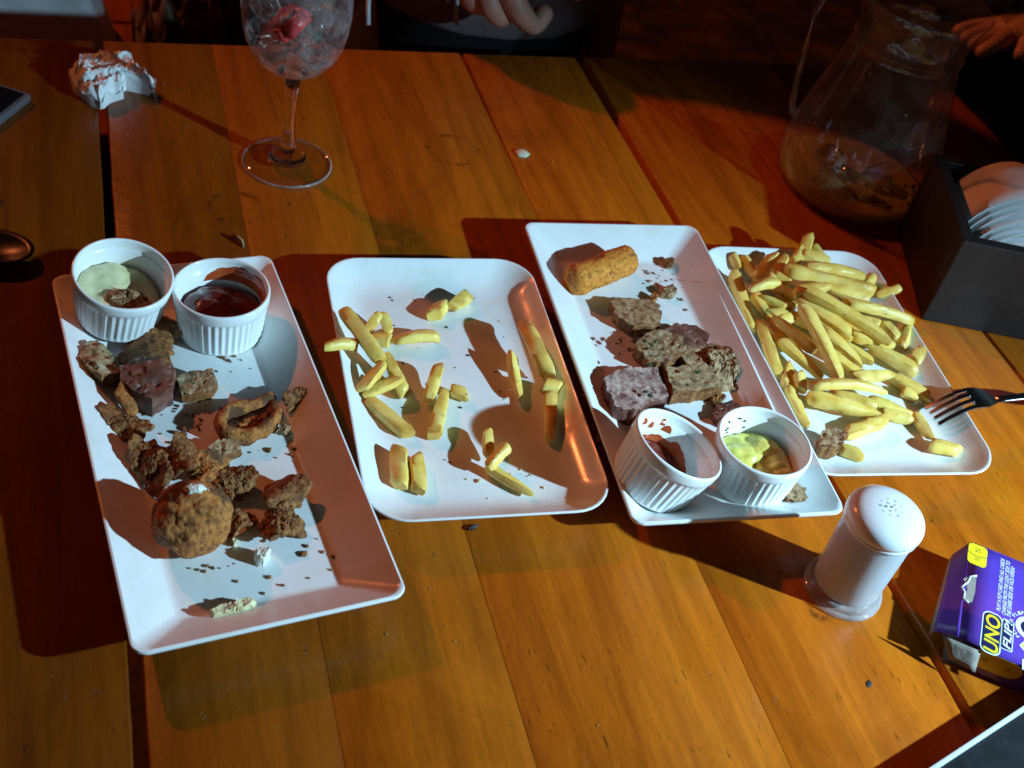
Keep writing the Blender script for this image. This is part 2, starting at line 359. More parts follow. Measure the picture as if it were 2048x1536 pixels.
# ================================================================== plates
def rrect(hx, hy, r, n=8):
    P = []
    for cx, cy, a0 in ((hx-r, hy-r, 0), (-hx+r, hy-r, pi/2), (-hx+r, -hy+r, pi), (hx-r, -hy+r, 1.5*pi)):
        for i in range(n+1): a = a0+pi/2*i/n; P.append((cx+r*cos(a), cy+r*sin(a)))
    return P
def plate_mesh(name, hx, hy, rings):
    V, F = [], []; m = None
    for ins, r, z in rings:
        P = rrect(hx-ins, hy-ins, r); m = len(P); V += [(x, y, z) for x, y in P]
    for k in range(len(rings)-1):
        for i in range(m): j = (i+1) % m; F.append([k*m+i, k*m+j, (k+1)*m+j, (k+1)*m+i])
    F.append(list(range(m))); F.append([(len(rings)-1)*m+i for i in range(m)])
    return mesh(name, V, F, M_cer, True, 38)
# deep straight-sided platters: centre floor, crease, wide sloping border, thick rolled lip
long_rings = [(3.1, .5, .85), (2.80, .55, .88), (2.66, .6, .95), (2.5, .62, 1.05), (1.5, .7, 1.70), (.55, .8, 2.33), (.3, .85, 2.50), (.15, .85, 2.60), (.04, .85, 2.58), (0, .85, 2.48), (.03, .85, 2.32), (.25, .8, 2.10), (1.4, .7, 1.3), (2.6, .6, .45), (2.75, .6, .05), (2.9, .5, 0), (3.4, .5, 0), (3.5, .5, .2), (3.7, .5, .25)]
long_me = plate_mesh('platter', 7.5, 15.55, long_rings)
# shallow dishes with round corners and a soft upward curve
soft_rings = [(3.4, 1.2, .80), (2.9, 1.4, .81), (2.4, 1.6, .86), (1.9, 1.85, .99), (1.4, 2.1, 1.22), (.9, 2.35, 1.55), (.45, 2.5, 1.92), (.2, 2.6, 2.13), (.1, 2.65, 2.2), (.02, 2.7, 2.19), (0, 2.7, 2.10), (.08, 2.65, 1.95), (.6, 2.4, 1.5), (1.4, 2.1, .85), (2.2, 1.8, .35), (2.5, 1.7, .05), (2.65, 1.6, 0), (3.1, 1.4, 0), (3.2, 1.4, .2), (3.4, 1.2, .25)]
soft_me = plate_mesh('dish', 7.9, 12.65, soft_rings)
PA = (5.446, 52.378, 0.1245); PC = (38.071, 56.335, -0.0511); PB = (22.125, 55.773, -0.0460); PD = (52.428, 56.034, -0.0903)
def plate(name, me, P, label):
    o = link(name, me, None, (P[0], P[1], 0.002), (0, 0, P[2])); return tag(o, label, 'plate', 'white plates in a row on the table')
plate('platter', long_me, PA, 'long white straight-edged platter farthest left, holding a fried ball and broken crusts')
plate('dish', soft_me, PB, 'white round-cornered dish with only a few scattered fries, between the two platters')
plate('platter', long_me, PC, 'long white straight-edged platter with the croquette roll and bread squares')
plate('dish', soft_me, PD, 'white round-cornered dish at right heaped with french fries')

# ================================================================== ramekins
N_FL = 42
def flute(k, a, r, z):
    return 0.0
def ramekin_mesh():
    n = N_FL*6; prof = []
    prof += [(2.35, .12), (2.5, 0), (2.72, .0), (2.80, .12)]
    outer = [(2.82+.30*(i/10), .18+2.75*i/10) for i in range(11)]
    i0 = len(prof); prof += outer; i1 = len(prof)
    prof += [(3.14, 3.0), (3.18, 3.03), (3.20, 3.08), (3.22, 3.62), (3.21, 3.72), (3.15, 3.79), (3.07, 3.80), (3.00, 3.75), (2.97, 3.62), (2.95, 3.10), (2.90, 3.02), (2.82, 2.97), (2.74, 1.6), (2.62, .75), (2.45, .50), (2.1, .40), (.6, .38)]
    def fl(k, a, r, z):
        if i0 <= k < i1:
            e = min(1, (k-i0+1)/2.0, (i1-k)/2.0)
            return -0.085*e*(0.5-0.5*cos(a*N_FL))**0.7
        return 0
    V, F = lathe(prof, n, fl)
    return mesh('ramekin', V, F, M_ram, True, 60)
ram_me = ramekin_mesh()
def ramekin(c, label, tilt=None):
    """tilt: (direction to lean towards, angle)"""
    o = link('ramekin', ram_me, None, c); tag(o, label, 'ramekin', 'white fluted ramekins on the platters')
    if tilt:
        d = Vector((cos(tilt[0]), sin(tilt[0]), 0)); o.rotation_mode = 'QUATERNION'
        o.rotation_quaternion = Matrix.Rotation(tilt[1], 3, Vector((0, 0, 1)).cross(d)).to_quaternion()
    return o
def upright(px, py, z0, h=3.8):
    p = at(px, py, z0+h); return Vector((p.x, p.y, z0))
cA2 = upright(443, 574, .89); rA2 = ramekin(cA2, 'upright ramekin of dark red sauce at the back of the left platter')
dA1 = radians(-50); tA1 = radians(11)
tipA1 = at(247, 546, 5.55); cA1 = tipA1-Vector((cos(dA1)*sin(tA1), sin(dA1)*sin(tA1), cos(tA1)))*3.8
rA1 = ramekin(cA1, 'tilted ramekin of pale mayonnaise on the back corner of the left platter', (dA1, tA1))
cC2 = upright(1531, 880, .89); rC2 = ramekin(cC2, 'upright ramekin of yellow green sauce near the salt shaker')
dC1 = radians(5); tC1 = radians(19)
tipC1 = at(1360, 886, 5.05); cC1 = tipC1-Vector((cos(dC1)*sin(tC1), sin(dC1)*sin(tC1), cos(tC1)))*3.8
rC1 = ramekin(cC1, 'nearly empty tilted ramekin with a red sauce smear, leaning on a platter border', (dC1, tC1))

def sauce(name, ram, R, h, m, label, slope=(0, 0), amp=.25, freq=.7, seed=1, centre=(0, 0), edge=4, lift=None):
    """a pool of sauce lying inside a ramekin, in that ramekin's own tilt"""
    n, rings = 48, 14; V = []; F = []
    def pt(r, a):
        x = centre[0]+R*r*cos(a); y = centre[1]+R*r*sin(a)
        q = Vector((x, y, seed*4.0)); z = .42+h*(1-.35*r**edge)+slope[0]*x+slope[1]*y+amp*fbm(q, freq, 3)*(1-.3*r)
        if lift: z += lift(x, y)
        rr = hypot(x, y); lim = 2.50+.14*min(1.6, max(0, z-.5)); 
        if rr > lim: x *= lim/rr; y *= lim/rr
        return (x, y, max(.42, z))
    V.append(pt(0, 0))
    for k in range(rings):
        for i in range(n): V.append(pt(((k+1)/rings)**.8, 2*pi*i/n))
    for i in range(n): F.append([0, 1+i, 1+(i+1) % n])
    for k in range(rings-1):
        for i in range(n): j = (i+1) % n; F.append([1+k*n+i, 1+(k+1)*n+i, 1+(k+1)*n+j, 1+k*n+j])
    o0 = len(V)
    for i in range(n): x, y, z = V[1+(rings-1)*n+i]; V.append((x*.93, y*.93, .405))
    for i in range(n): j = (i+1) % n; F.append([1+(rings-1)*n+i, o0+i, o0+j, 1+(rings-1)*n+j])
    F.append([o0+i for i in range(n)])
    o = part(name, V, F, m); o.location = ram.location
    o.rotation_mode = 'QUATERNION'; o.rotation_quaternion = ram.rotation_quaternion if ram.rotation_mode == 'QUATERNION' else (1, 0, 0, 0)
    return tag(o, label, 'sauce')
def inside(name, ram, V, F, m, sm=True):
    o = part(name, V, F, m, sm=sm); o.location = ram.location; o.rotation_mode = 'QUATERNION'
    o.rotation_quaternion = ram.rotation_quaternion if ram.rotation_mode == 'QUATERNION' else (1, 0, 0, 0); return o
def smear(name, ram, a0, a1, z0, z1, m, seed=0, parent=None, amt=.05, wob=.35):
    """a thin film of sauce on the inner wall between two angles and heights"""
    n, k = 26, 10; V, F = [], []
    def rin(z): 
        pr = [(.5, 2.45), (.75, 2.62), (1.6, 2.74), (2.97, 2.82), (3.1, 2.95), (3.6, 2.97)]
        for (za, ra), (zb, rb) in zip(pr, pr[1:]):
            if z <= zb: return ra+(rb-ra)*max(0, (z-za))/(zb-za)
        return 2.97
    for j in range(k+1):
        for i in range(n+1):
            s = i/n; tt = j/k; a = a0+(a1-a0)*s; edge = sin(pi*s)**.5
            zt = z0+(z1-z0)*edge*(1+wob*fbm(Vector((a*2.2, seed, 0)), 1.0)); z = z0+(zt-z0)*tt
            r = rin(z)-.02-amt*(sin(pi*min(1, tt+.12))**.5)*edge; V.append((r*cos(a), r*sin(a), z))
    for j in range(k):
        for i in range(n): F.append([j*(n+1)+i, j*(n+1)+i+1, (j+1)*(n+1)+i+1, (j+1)*(n+1)+i])
    o = part(name, V, F, m)
    if parent: o.parent = parent
    else:
        o.location = ram.location; o.rotation_mode = 'QUATERNION'
        o.rotation_quaternion = ram.rotation_quaternion if ram.rotation_mode == 'QUATERNION' else (1, 0, 0, 0)
    return o
s1 = sauce('mayonnaise', rA1, 2.75, 1.9, M_mayo, 'creamy pale green mayonnaise with a scooped front in the tilted left ramekin', slope=(-.20, .06), amp=.4, freq=.55, seed=3)
V, F = lump([Vector((1.75*cos(a)+.3, 1.25*sin(a)-1.15)) for a in [i*pi/6 for i in range(12)]], 1.75, 1.0, 3, .25, 1.8, .5, seed=11)
tag(inside('meat_scrap', rA1, V, F, M_toastb), 'brown shredded scrap sunk in the pale mayonnaise', 'food scrap')
s2 = sauce('red_sauce', rA2, 2.75, 2.0, M_ketch, 'dark glossy red sauce in the ramekin at the back of the left platter', amp=.22, freq=.6, seed=5)
smear('wall_smear', rA2, radians(-35), radians(110), 2.2, 3.4, M_ketchl, 4, parent=s2)
s3 = sauce('red_sauce', rC1, 2.0, .9, M_ketch, 'thin leftover of red sauce at the bottom of the tilted ramekin', amp=.16, seed=8, centre=(.45, 1.2), slope=(-.1, .1))
smear('wall_smear', rC1, radians(5), radians(122), .6, 2.1, M_ketchl, 2, parent=s3, amt=.03)
for q, (a, z, w) in enumerate(((112, 3.2, 8), (96, 2.9, 7), (80, 3.3, 6), (70, 2.95, 12))):
    smear('drip', rC1, radians(a-w/1.5), radians(a+w/1.5), z-.5, z, M_ketchl, q, parent=s3, amt=.02)
s4 = sauce('green_sauce', rC2, 2.7, 2.0, M_guac, 'lumpy yellow green sauce in the ramekin near the salt shaker', amp=.55, freq=.8, seed=13, centre=(-.1, -.1))
V, F = lump([Vector((.9*cos(a)+1.0, .55*sin(a)-1.6)) for a in [i*pi/5 for i in range(10)]], 2.05, .45, 3, .08, 2, .3, seed=4, tilt=(.2, -.2))
tag(inside('chip_tip', rC2, V, F, M_fry), 'broken chip tip stuck in the yellow green sauce', 'french fry')
for q in range(9):
    a = radians(random.uniform(75, 150)); z = random.uniform(2.0, 3.3); r = 2.76
    Vb, Fb = lathe([(.01, -.05), (.09, -.03), (.10, .03), (.01, .06)], 6)
    inside('herb_fleck', rC2, *xf((Vb, Fb), Matrix.Translation((r*cos(a), r*sin(a), z))), M_herb).parent = s4
for o in list(s4.children):
    o.location = (0, 0, 0); o.rotation_quaternion = (1, 0, 0, 0)

# ================================================================== french fries
def fry(p0, p1, w=.95, h=None, bend=0.0, seed=0, name='french_fry', m=None):
    p0, p1 = Vector(p0), Vector(p1); ax = p1-p0; L = ax.length; t = ax.normalized()
    s = t.cross(Vector((0, 0, 1))); s = s.normalized() if s.length > .05 else Vector((1, 0, 0)); u = s.cross(t)
    rnd = random.Random(seed); roll = rnd.uniform(-.5, .5); bend = bend+rnd.uniform(-.05, .07)*min(1, L/5); s, u = s*cos(roll)+u*sin(roll), -s*sin(roll)+u*cos(roll)
    h = h or w*rnd.uniform(.85, 1.05); K = 12; n = 12; V, F = [], []; tw = rnd.uniform(-.35, .35); t0, t1 = rnd.choice((.5, .75, .9, .95)), rnd.choice((.55, .8, .95, 1.0)); sk0, sk1 = rnd.uniform(-.35, .35), rnd.uniform(-.35, .35)
    for k in range(K+1):
        f = k/K; e = 1-.22*max(0, (abs(f-.5)*2-.9)/.1)**2; cen = p0+ax*f+u*(bend*L*(1-(2*f-1)**2))
        tap = (1-(1-t0)*(1-f)**2-(1-t1)*f**2)*e; tt = tw*(f-.5)
        s2, u2 = s*cos(tt)+u*sin(tt), -s*sin(tt)+u*cos(tt)
        for i in range(n):
            a = 2*pi*(i+.5)/n; c, d = cos(a), sin(a); q = 1/(abs(c)**5+abs(d)**5)**(1/5)
            nz = 1+.13*noise.noise(Vector((f*L*.9+seed*7.7, c*1.2, d*1.2)))+.05*noise.noise(Vector((f*L*4+seed, c*3, d*3)))
            V.append(cen+s2*(c*q*w*.50*tap*nz)+u2*(d*q*h*.48*tap*nz)+t*(c*w*(sk0*(1-f)**4+sk1*f**4)))
    for k in range(K):
        for i in range(n): j = (i+1) % n; F.append([k*n+i, k*n+j, (k+1)*n+j, (k+1)*n+i])
    F.append(list(range(n))[::-1]); F.append([K*n+i for i in range(n)])
    o = world_part(name, V, F, m or M_fry, sharp=62)
    at_ = o.data.attributes.new('browned', 'FLOAT', 'POINT'); tb0, tb1 = rnd.choice((.1, .5, .9)), rnd.choice((.1, .5, .9))
    for k in range(K+1):
        f = k/K
        for i in range(n):
            a = 2*pi*(i+.5)/n; ed = min(abs(cos(a)), abs(sin(a)))/.7071
            at_.data[k*n+i].value = min(1, tb0*(1-f)**7+tb1*f**7+.30*max(0, ed-.5)*2)
    return o
def zB(px, py): return Vector((630+px/2.648, 480+py/2.648))
B_FRIES = [
 ((150,375,2.9),(350,640,2.3),1.05,.0,'long pale fry lying aslant over the pile at the left of the sparse dish'),
 ((50,572,2.75),(225,560,2.2),1.0,.05,'short fry sticking out over the left rim of the sparse dish'),
 ((275,485,1.5),(345,385,2.4),.95,0,'small pointed fry rising behind the long aslant fry'),
 ((362,385,2.2),(398,510,1.4),1.0,0,'stubby fry leaning behind the left pile on the sparse dish'),
 ((300,520,1.35),(400,535,1.3),.95,0,'short fry half buried in the middle of the left pile'),
 ((420,540,1.4),(655,515,1.35),1.05,.05,'curved pale fry pointing right from the left pile'),
 ((375,600,2.3),(475,812,1.3),1.0,0,'fry leaning down the right side of the left pile'),
 ((375,650,2.5),(240,812,1.5),.95,0,'fry crossing the left pile down to the left'),
 ((255,830,1.5),(440,735,2.0),.85,0,'thin fry crossing the bottom of the left pile'),
 ((275,850,1.25),(495,1030,1.2),1.0,0,'straight fry lying below the left pile'),
 ((655,665,2.0),(600,850,1.4),1.0,0,'tapered fry standing up in the middle of the sparse dish'),
 ((690,795,1.4),(628,1040,1.25),1.05,0,'straight fry in front of the standing tapered one'),
 ((718,790,1.35),(805,825,1.3),.95,0,'short wedge of fry at the centre of the sparse dish'),
 ((1110,445,2.4),(1235,715,2.1),1.25,.03,'long flat fry propped on the right border of the sparse dish'),
 ((1042,605,2.0),(1085,830,1.35),.85,0,'thin fry standing in the shadow at the right of the sparse dish'),
 ((1205,770,1.9),(1295,790,1.8),1.1,0,'short fry end lying under the propped flat fry'),
 ((1245,800,1.6),(1240,1060,1.3),1.0,0,'fry in the deep shade along the right border'),
 ((445,1105,1.45),(450,1305,1.35),1.15,0,'thick short fry, left one of the pair at the front of the sparse dish'),
 ((530,1145,1.4),(550,1330,1.3),1.0,0,'short fry, right one of the pair at the front of the sparse dish'),
 ((628,405,1.25),(690,330,1.35),1.15,0,'darker cube of fry near the back of the sparse dish'),
 ((715,360,1.3),(812,295,1.4),1.05,0,'bright cube of fry near the back of the sparse dish'),
 ((905,1195,1.3),(1145,1340,1.25),.95,0,'straight fry lying at the front right of the sparse dish'),
 ((915,1205,1.7),(1025,1090,2.2),.7,0,'thin sliver leaning on the front right fry'),
 ((915,1005,1.8),(915,1150,1.4),.8,0,'shaded stub standing behind the front right fry'),
]
for k, (a, b, w, bd, lab) in enumerate(B_FRIES):
    p, q = zB(a[0], a[1]), zB(b[0], b[1])
    tag(fry(at(p.x, p.y, a[2]), at(q.x, q.y, b[2]), w, None, bd, k+1), lab, 'french fry', 'fries on the sparse dish')
def zD(px, py): return Vector((1400+px/3.012, 450+py/3.012))
def heap_label(a, b):
    mx, my = (a[0]+b[0])/2, (a[1]+b[1])/2; dx, dy = abs(a[0]-b[0]), abs(a[1]-b[1]); L = hypot(dx, dy)
    side = 'left' if mx < 520 else 'middle' if mx < 850 else 'right'; row = 'very back' if my < 250 else 'back' if my < 430 else 'centre' if my < 650 else 'lower half' if my < 870 else 'front'
    way = 'crosswise' if dy < dx*.36 else 'steep' if dx < dy*.5 else 'slanting'; ln = 'stubby' if L < 125 else 'short' if L < 190 else 'mid-length' if L < 260 else 'long'
    return ln+' '+way+' fry at the '+side+' of the '+row+' of the heap'
D_FRIES = [
 ((200,290,1.9),(315,635,1.5),1.05,.02,'long fry along the left border of the heaped dish, behind'),
 ((355,580,1.6),(470,915,1.3),1.0,.02,'long fry along the left border of the heaped dish, in front'),
 ((190,175,1.8),(235,265,1.5),.9,0,'small fry end at the back left corner of the heaped dish'),
 ((250,195,1.5),(345,330,1.4),1.05,0,None), ((330,335,1.6),(450,185,2.5),1.0,0,None),
 ((435,335,2.3),(525,185,2.9),.95,0,None),
 ((655,65,3.1),(620,190,2.4),.95,0,'stub of fry sticking up highest at the back of the heap'),
 ((560,235,2.4),(640,120,2.4),1.0,0,None), ((610,175,2.7),(775,235,2.4),1.0,.03,None), ((680,125,2.3),(760,235,2.0),.9,0,None),
 ((520,265,3.3),(1050,400,3.1),1.15,.02,'long thick fry lying straight across the back of the heap'),
 ((640,255,2.9),(985,310,2.5),1.0,.0,None), ((1045,310,2.2),(990,360,2.0),.9,0,None),
 ((1060,425,1.8),(1205,380,2.4),.85,0,'thin fry tip poking over the right border of the heaped dish'),
 ((445,290,2.6),(545,345,2.4),1.0,0,None),
 ((300,390,2.7),(475,350,2.9),1.0,.06,'short bright hooked fry at the left of the heap'),
 ((320,420,1.5),(430,565,1.3),.95,0,None), ((375,430,1.9),(535,500,1.9),.9,0,None), ((450,370,2.0),(600,445,2.2),1.0,0,None),
 ((565,420,3.0),(790,370,3.5),.95,.06,None), ((580,430,2.9),(905,660,2.5),1.1,0,None),
 ((640,395,3.8),(1135,700,2.7),1.1,.0,'longest fry running diagonally across the middle of the heap'),
 ((770,385,3.1),(1015,445,2.8),1.0,.03,None),
 ((885,475,3.3),(1285,585,2.5),1.05,.02,'long pale fry pointing right above the middle of the heap'),
 ((960,560,2.4),(1080,605,2.2),.95,0,None), ((1100,590,2.1),(1185,690,1.7),1.0,0,None), ((1255,600,2.2),(1205,740,1.4),1.05,0,None),
 ((455,560,2.4),(690,760,2.4),1.1,.02,None),
 ((620,490,4.0),(845,935,2.5),1.05,-.02,'pointed long fry on top of the heap, tip towards the back'),
 ((690,570,2.2),(915,690,2.2),1.05,0,None), ((485,700,2.1),(735,925,1.7),1.0,0,None), ((740,640,2.1),(965,840,1.5),1.15,0,None),
 ((770,770,2.2),(1010,930,1.6),1.1,-.04,None), ((915,665,2.3),(1170,725,2.0),1.05,0,None),
 ((1020,730,1.9),(1295,885,1.3),1.2,0,'wide fry with brown specks at the right front of the heap'),
 ((1290,830,1.3),(1345,745,1.9),1.05,0,'short fry with a brown speck leaning beside the wide one'),
 ((925,925,1.7),(1170,900,1.6),1.05,0,None),
 ((1155,910,1.4),(1385,1045,1.3),1.0,0,'fry reaching from the heap almost to the fork'),
 ((1215,1000,1.3),(1315,1045,1.3),.9,0,'small fry end just behind the fork tips'),
 ((545,840,1.7),(515,985,1.4),.95,0,None), ((530,975,1.4),(650,1215,1.3),.9,0,'fry hugging the neighbouring platter border at the front left of the heap'),
 ((590,890,2.0),(610,1000,1.6),.9,0,None),
 ((665,975,2.4),(1120,1010,2.1),1.05,.02,'brightly lit fry lying crosswise at the front of the heap'),
 ((655,1040,1.8),(1090,1155,1.6),1.1,.02,'broad pale fry tapering right at the front of the heap'),
 ((790,1010,1.5),(1050,1095,1.4),.95,0,None), ((1000,1060,1.4),(1265,1150,1.25),1.1,0,None), ((1080,1120,1.3),(1270,1170,1.25),.95,0,None),
 ((880,1260,1.25),(1120,1180,1.4),1.0,.0,'fry pointing at the front of the heaped dish, apart from the heap'),
 ((1290,1135,1.35),(1395,1290,1.3),1.0,0,'fry lying below the fork tips'),
 ((1385,1325,1.35),(1565,1365,1.3),1.15,0,'cut fry nearest the front right corner of the heaped dish'),
 ((835,1345,1.25),(965,1390,1.2),.9,0,'small fry end touching the toast scrap on the heaped dish'),
]
LAB = {}
for k, f in enumerate(D_FRIES):
    if not f[4]: LAB.setdefault(heap_label(f[0], f[1]), []).append(k)
FINAL = {}
for s, ks in LAB.items():
    ks.sort(key=lambda k: hypot((D_FRIES[k][0][0]+D_FRIES[k][1][0])/2-1400, (D_FRIES[k][0][1]+D_FRIES[k][1][1])/2-1100))
    for j, k in enumerate(ks): FINAL[k] = s+('' if len(ks) == 1 else ', nearer the fork' if j == 0 else ', farther from fork')
for k, (a, b, w, bd, lab) in enumerate(D_FRIES):
    p, q = zD(a[0], a[1]), zD(b[0], b[1])
    tag(fry(at(p.x, p.y, a[2]), at(q.x, q.y, b[2]), w, None, bd, k+101), lab or FINAL[k], 'french fry', 'fries heaped on the right dish')
for k in range(13):      # the bottom layer that the heap rests on
    px = random.uniform(480, 1040); py = random.uniform(330, 800); a = random.uniform(-.2, 1.3); L = random.uniform(70, 120)
    p, q = zD(px-L*cos(a), py-L*sin(a)), zD(px+L*cos(a), py+L*sin(a))
    tag(fry(at(p.x, p.y, 1.4), at(q.x, q.y, 1.35), 1.0, None, 0, k+201), 'fry almost hidden in the bottom layer of the heap', 'french fry', 'fries heaped on the right dish')

# ================================================================== broken bread, crusts and fried bits
FLAKES = ('breaded_crust', 'ragged_crust', 'toast_flake', 'crust_strip')
SLABS = ('toast_piece', 'meat_piece', 'meat_slice', 'burnt_crust')
def slab(outline, z0, h, edge=0, amp=.12, top=.2, seed=0, step=.17, **kw):
    """broken slab: flat crumbly top, steep torn sides"""
    rn = random.Random(seed); P = []
    m = len(outline)
    for i in range(m):
        a, b = outline[i], outline[(i+1) % m]; k = max(2, int((b-a).length/step))
        for j in range(k): p = a.lerp(b, j/k); P.append(Vector((p.x, p.y)))
    c = sum(P, Vector((0, 0)))/len(P)
    P = [c+(p-c)*(.93+.11*fbm(Vector((p.x, p.y, seed))*1.1, 1.0, 4)) for p in P]; n = len(P)
    tx, ty = rn.uniform(-.14, .14), rn.uniform(-.14, .14)
    inner = []
    x0, x1, y0, y1 = min(p.x for p in P), max(p.x for p in P), min(p.y for p in P), max(p.y for p in P)
    def inside_(q, pad=.9):
        q = c+(q-c)/pad; r = False; j = n-1
        for i in range(n):
            if (P[i].y > q.y) != (P[j].y > q.y) and q.x < (P[j].x-P[i].x)*(q.y-P[i].y)/(P[j].y-P[i].y)+P[i].x: r = not r
            j = i
        return r
    y = y0
    while y < y1:
        x = x0
        while x < x1:
            q = Vector((x+rn.uniform(-.05, .05), y+rn.uniform(-.05, .05)))
            if inside_(q): inner.append(q)
            x += step
        y += step
    from mathutils.geometry import delaunay_2d_cdt
    vs, _, fs, ov, _, _ = delaunay_2d_cdt(P+inner, [(i, (i+1) % n) for i in range(n)], [], 1, 1e-4)
    idx = {}
    for i, o in enumerate(ov):
        for q in o: idx[q] = i
    V, F = [], []
    for q in vs:
        w = Vector((q.x, q.y, seed*.6)); hole = max(0, noise.noise(w*3.2+Vector((5, 0, 0)))-.15)
        z = h+tx*(q.x-c.x)+ty*(q.y-c.y)+h*top*.5*fbm(w*.6, 1.0, 2)+amp*.55*fbm(w, 3.0, 3)-amp*2.4*hole+amp*.3*noise.noise(w*17)
        V.append(Vector((q.x, q.y, z0+max(.1, z))))
    F = [list(f) for f in fs]; B = [idx[i] for i in range(n)]; prev = B
    for f in (.72, .4, 0):
        cur = []
        for i in range(n):
            t_ = V[B[i]]; d = Vector((t_.x-c.x, t_.y-c.y, 0)); d = d.normalized() if d.length else d
            zz = z0+(t_.z-z0)*f; w = Vector((t_.x, t_.y, zz+seed)); k = amp*1.1*fbm(w, 2.4, 3)*(1 if f else 0)-(.06 if f == 0 else 0)
            cur.append(len(V)); V.append(Vector((t_.x+d.x*k, t_.y+d.y*k, zz)))
        for i in range(n): j = (i+1) % n; F.append([prev[i], prev[j], cur[j], cur[i]])
        prev = cur
    F.append(prev[::-1]); return V, F
def flake(outline, z0, h, edge=0, amp=.12, top=.3, seed=0, n=64, rings=14, th=.3, **kw):
    """torn, curled sheet of breading: jagged outline, arched, crumbly on top, standing on its bent edges"""
    pts = [Vector((p.x, p.y)) for p in outline]; c = sum(pts, Vector((0, 0)))/len(pts); rn = random.Random(seed); off = Vector((seed*2.3, seed*1.1, 0))
    R = [poly_r(pts, c, 2*pi*i/n)*(1+.20*fbm(Vector((cos(2*pi*i/n)*2.2, sin(2*pi*i/n)*2.2, seed*1.7)), 1.2, 4)) for i in range(n)]
    ca = rn.uniform(0, pi); kx, ky = cos(ca), sin(ca); Rm = sum(R)/n; sx, sy = rn.uniform(-.16, .16), rn.uniform(-.16, .16)
    def lift(x, y):
        s = (x*kx+y*ky)/Rm; q = (-x*ky+y*kx)/Rm
        z = h*(.62-.55*s*s+.12*q*q)+sx*x+sy*y+.55*h*top*fbm(Vector((c.x+x, c.y+y, seed))*.55, 1.0, 3)
        return max(z, .02)
    V, F = [], []
    def put(x, y, up):
        q = Vector((c.x+x, c.y+y, seed*.7)); z = lift(x, y)+up*th
        d = fbm(q, 2.6, 3)*amp*.8+noise.noise(q*9)*amp*.6+noise.noise(q*19)*amp*.35
        jx, jy = noise.noise(q*6+Vector((3, 1, 0)))*amp*.6, noise.noise(q*6+Vector((8, 2, 5)))*amp*.6
        V.append(Vector((c.x+x+jx, c.y+y+jy, z0+max(0, z+(d if up else d*.5)))))
    for up in (1, 0):
        put(0, 0, up)
        for k in range(rings):
            r = (k+1)/rings
            for i in range(n): a = 2*pi*i/n; put(R[i]*r*cos(a), R[i]*r*sin(a), up*(1 if r < .99 else .55))
    B = 1+rings*n
    for b in (0, B):
        for i in range(n): F.append([b, b+1+i, b+1+(i+1) % n])
        for k in range(rings-1):
            for i in range(n): j = (i+1) % n; F.append([b+1+k*n+i, b+1+(k+1)*n+i, b+1+(k+1)*n+j, b+1+k*n+j])
    o = 1+(rings-1)*n
    for i in range(n): j = (i+1) % n; F.append([o+i, B+o+i, B+o+j, o+j])
    return V, F
def px_lump(name, pts, z0, h, m, label, cat='food scrap', seed=1, group=None, zr=.5, **kw):
    kw.setdefault('edge', 22)
    V, F = (flake if name in FLAKES else slab if name in SLABS else lump)([at(x, y, z0+h*zr) for x, y in pts], z0, h, seed=seed, **kw)
    o = world_part(name, V, F, m, sharp=38)
    if name in SLABS:
        o.data.materials.append(M_breadd if m in (M_toast, M_toastb) else M_meat)
        for pl in o.data.polygons: pl.material_index = 1 if pl.normal.z < .45 else 0
    return tag(o, label, cat, group)
GA = 'scraps on the left platter'; GC = 'bread pieces on the croquette platter'
z = .87
px_lump('breaded_crust', [(262,668),(300,650),(338,658),(345,690),(342,738),(300,748),(245,728),(238,698)], z, .95*1.5, M_breadd, 'square dark breaded crust in front of the two left ramekins', seed=2, group=GA, top=.3, edge=6, amp=.09)
px_lump('breaded_crust', [(285,650),(310,634),(345,640),(378,668),(360,684),(325,668)], z, .95*.8, M_toastb, 'thin brown crust strip between the two left ramekins', seed=3, group=GA)
px_lump('toast_piece', [(155,728),(168,698),(195,690),(238,722),(242,762),(205,775),(172,752)], z, .95*1.5, M_toast, 'pale seasoned toast corner at the left border of the left platter', 'bread', seed=4, group=GA, amp=.16, top=.5)
px_lump('meat_piece', [(236,752),(262,735),(310,735),(352,758),(348,792),(305,818),(262,800),(240,778)], z, .95*1.9, M_meat, 'purple brown meat piece in the scraps of the left platter', 'meat', seed=5, group=GA, amp=.15, top=.3)
px_lump('toast_piece', [(348,762),(385,750),(425,752),(440,772),(420,792),(360,800)], z, .95*1.0, M_toast, 'flat pale toast strip right of the purple meat', 'bread', seed=6, group=GA, amp=.14)
tag(fry(at(236,772,2.3), at(268,832,1.3), .95, .6, 0, 301, 'crust_stick', M_bread), 'golden crust stick below the purple meat', 'food scrap', GA)
px_lump('breaded_crust', [(200,832),(218,815),(250,838),(300,842),(310,862),(280,880),(222,874)], z, .95*1.1, M_breadd, 'curved brown crust near the left border, below the golden stick', seed=7, group=GA, amp=.16)
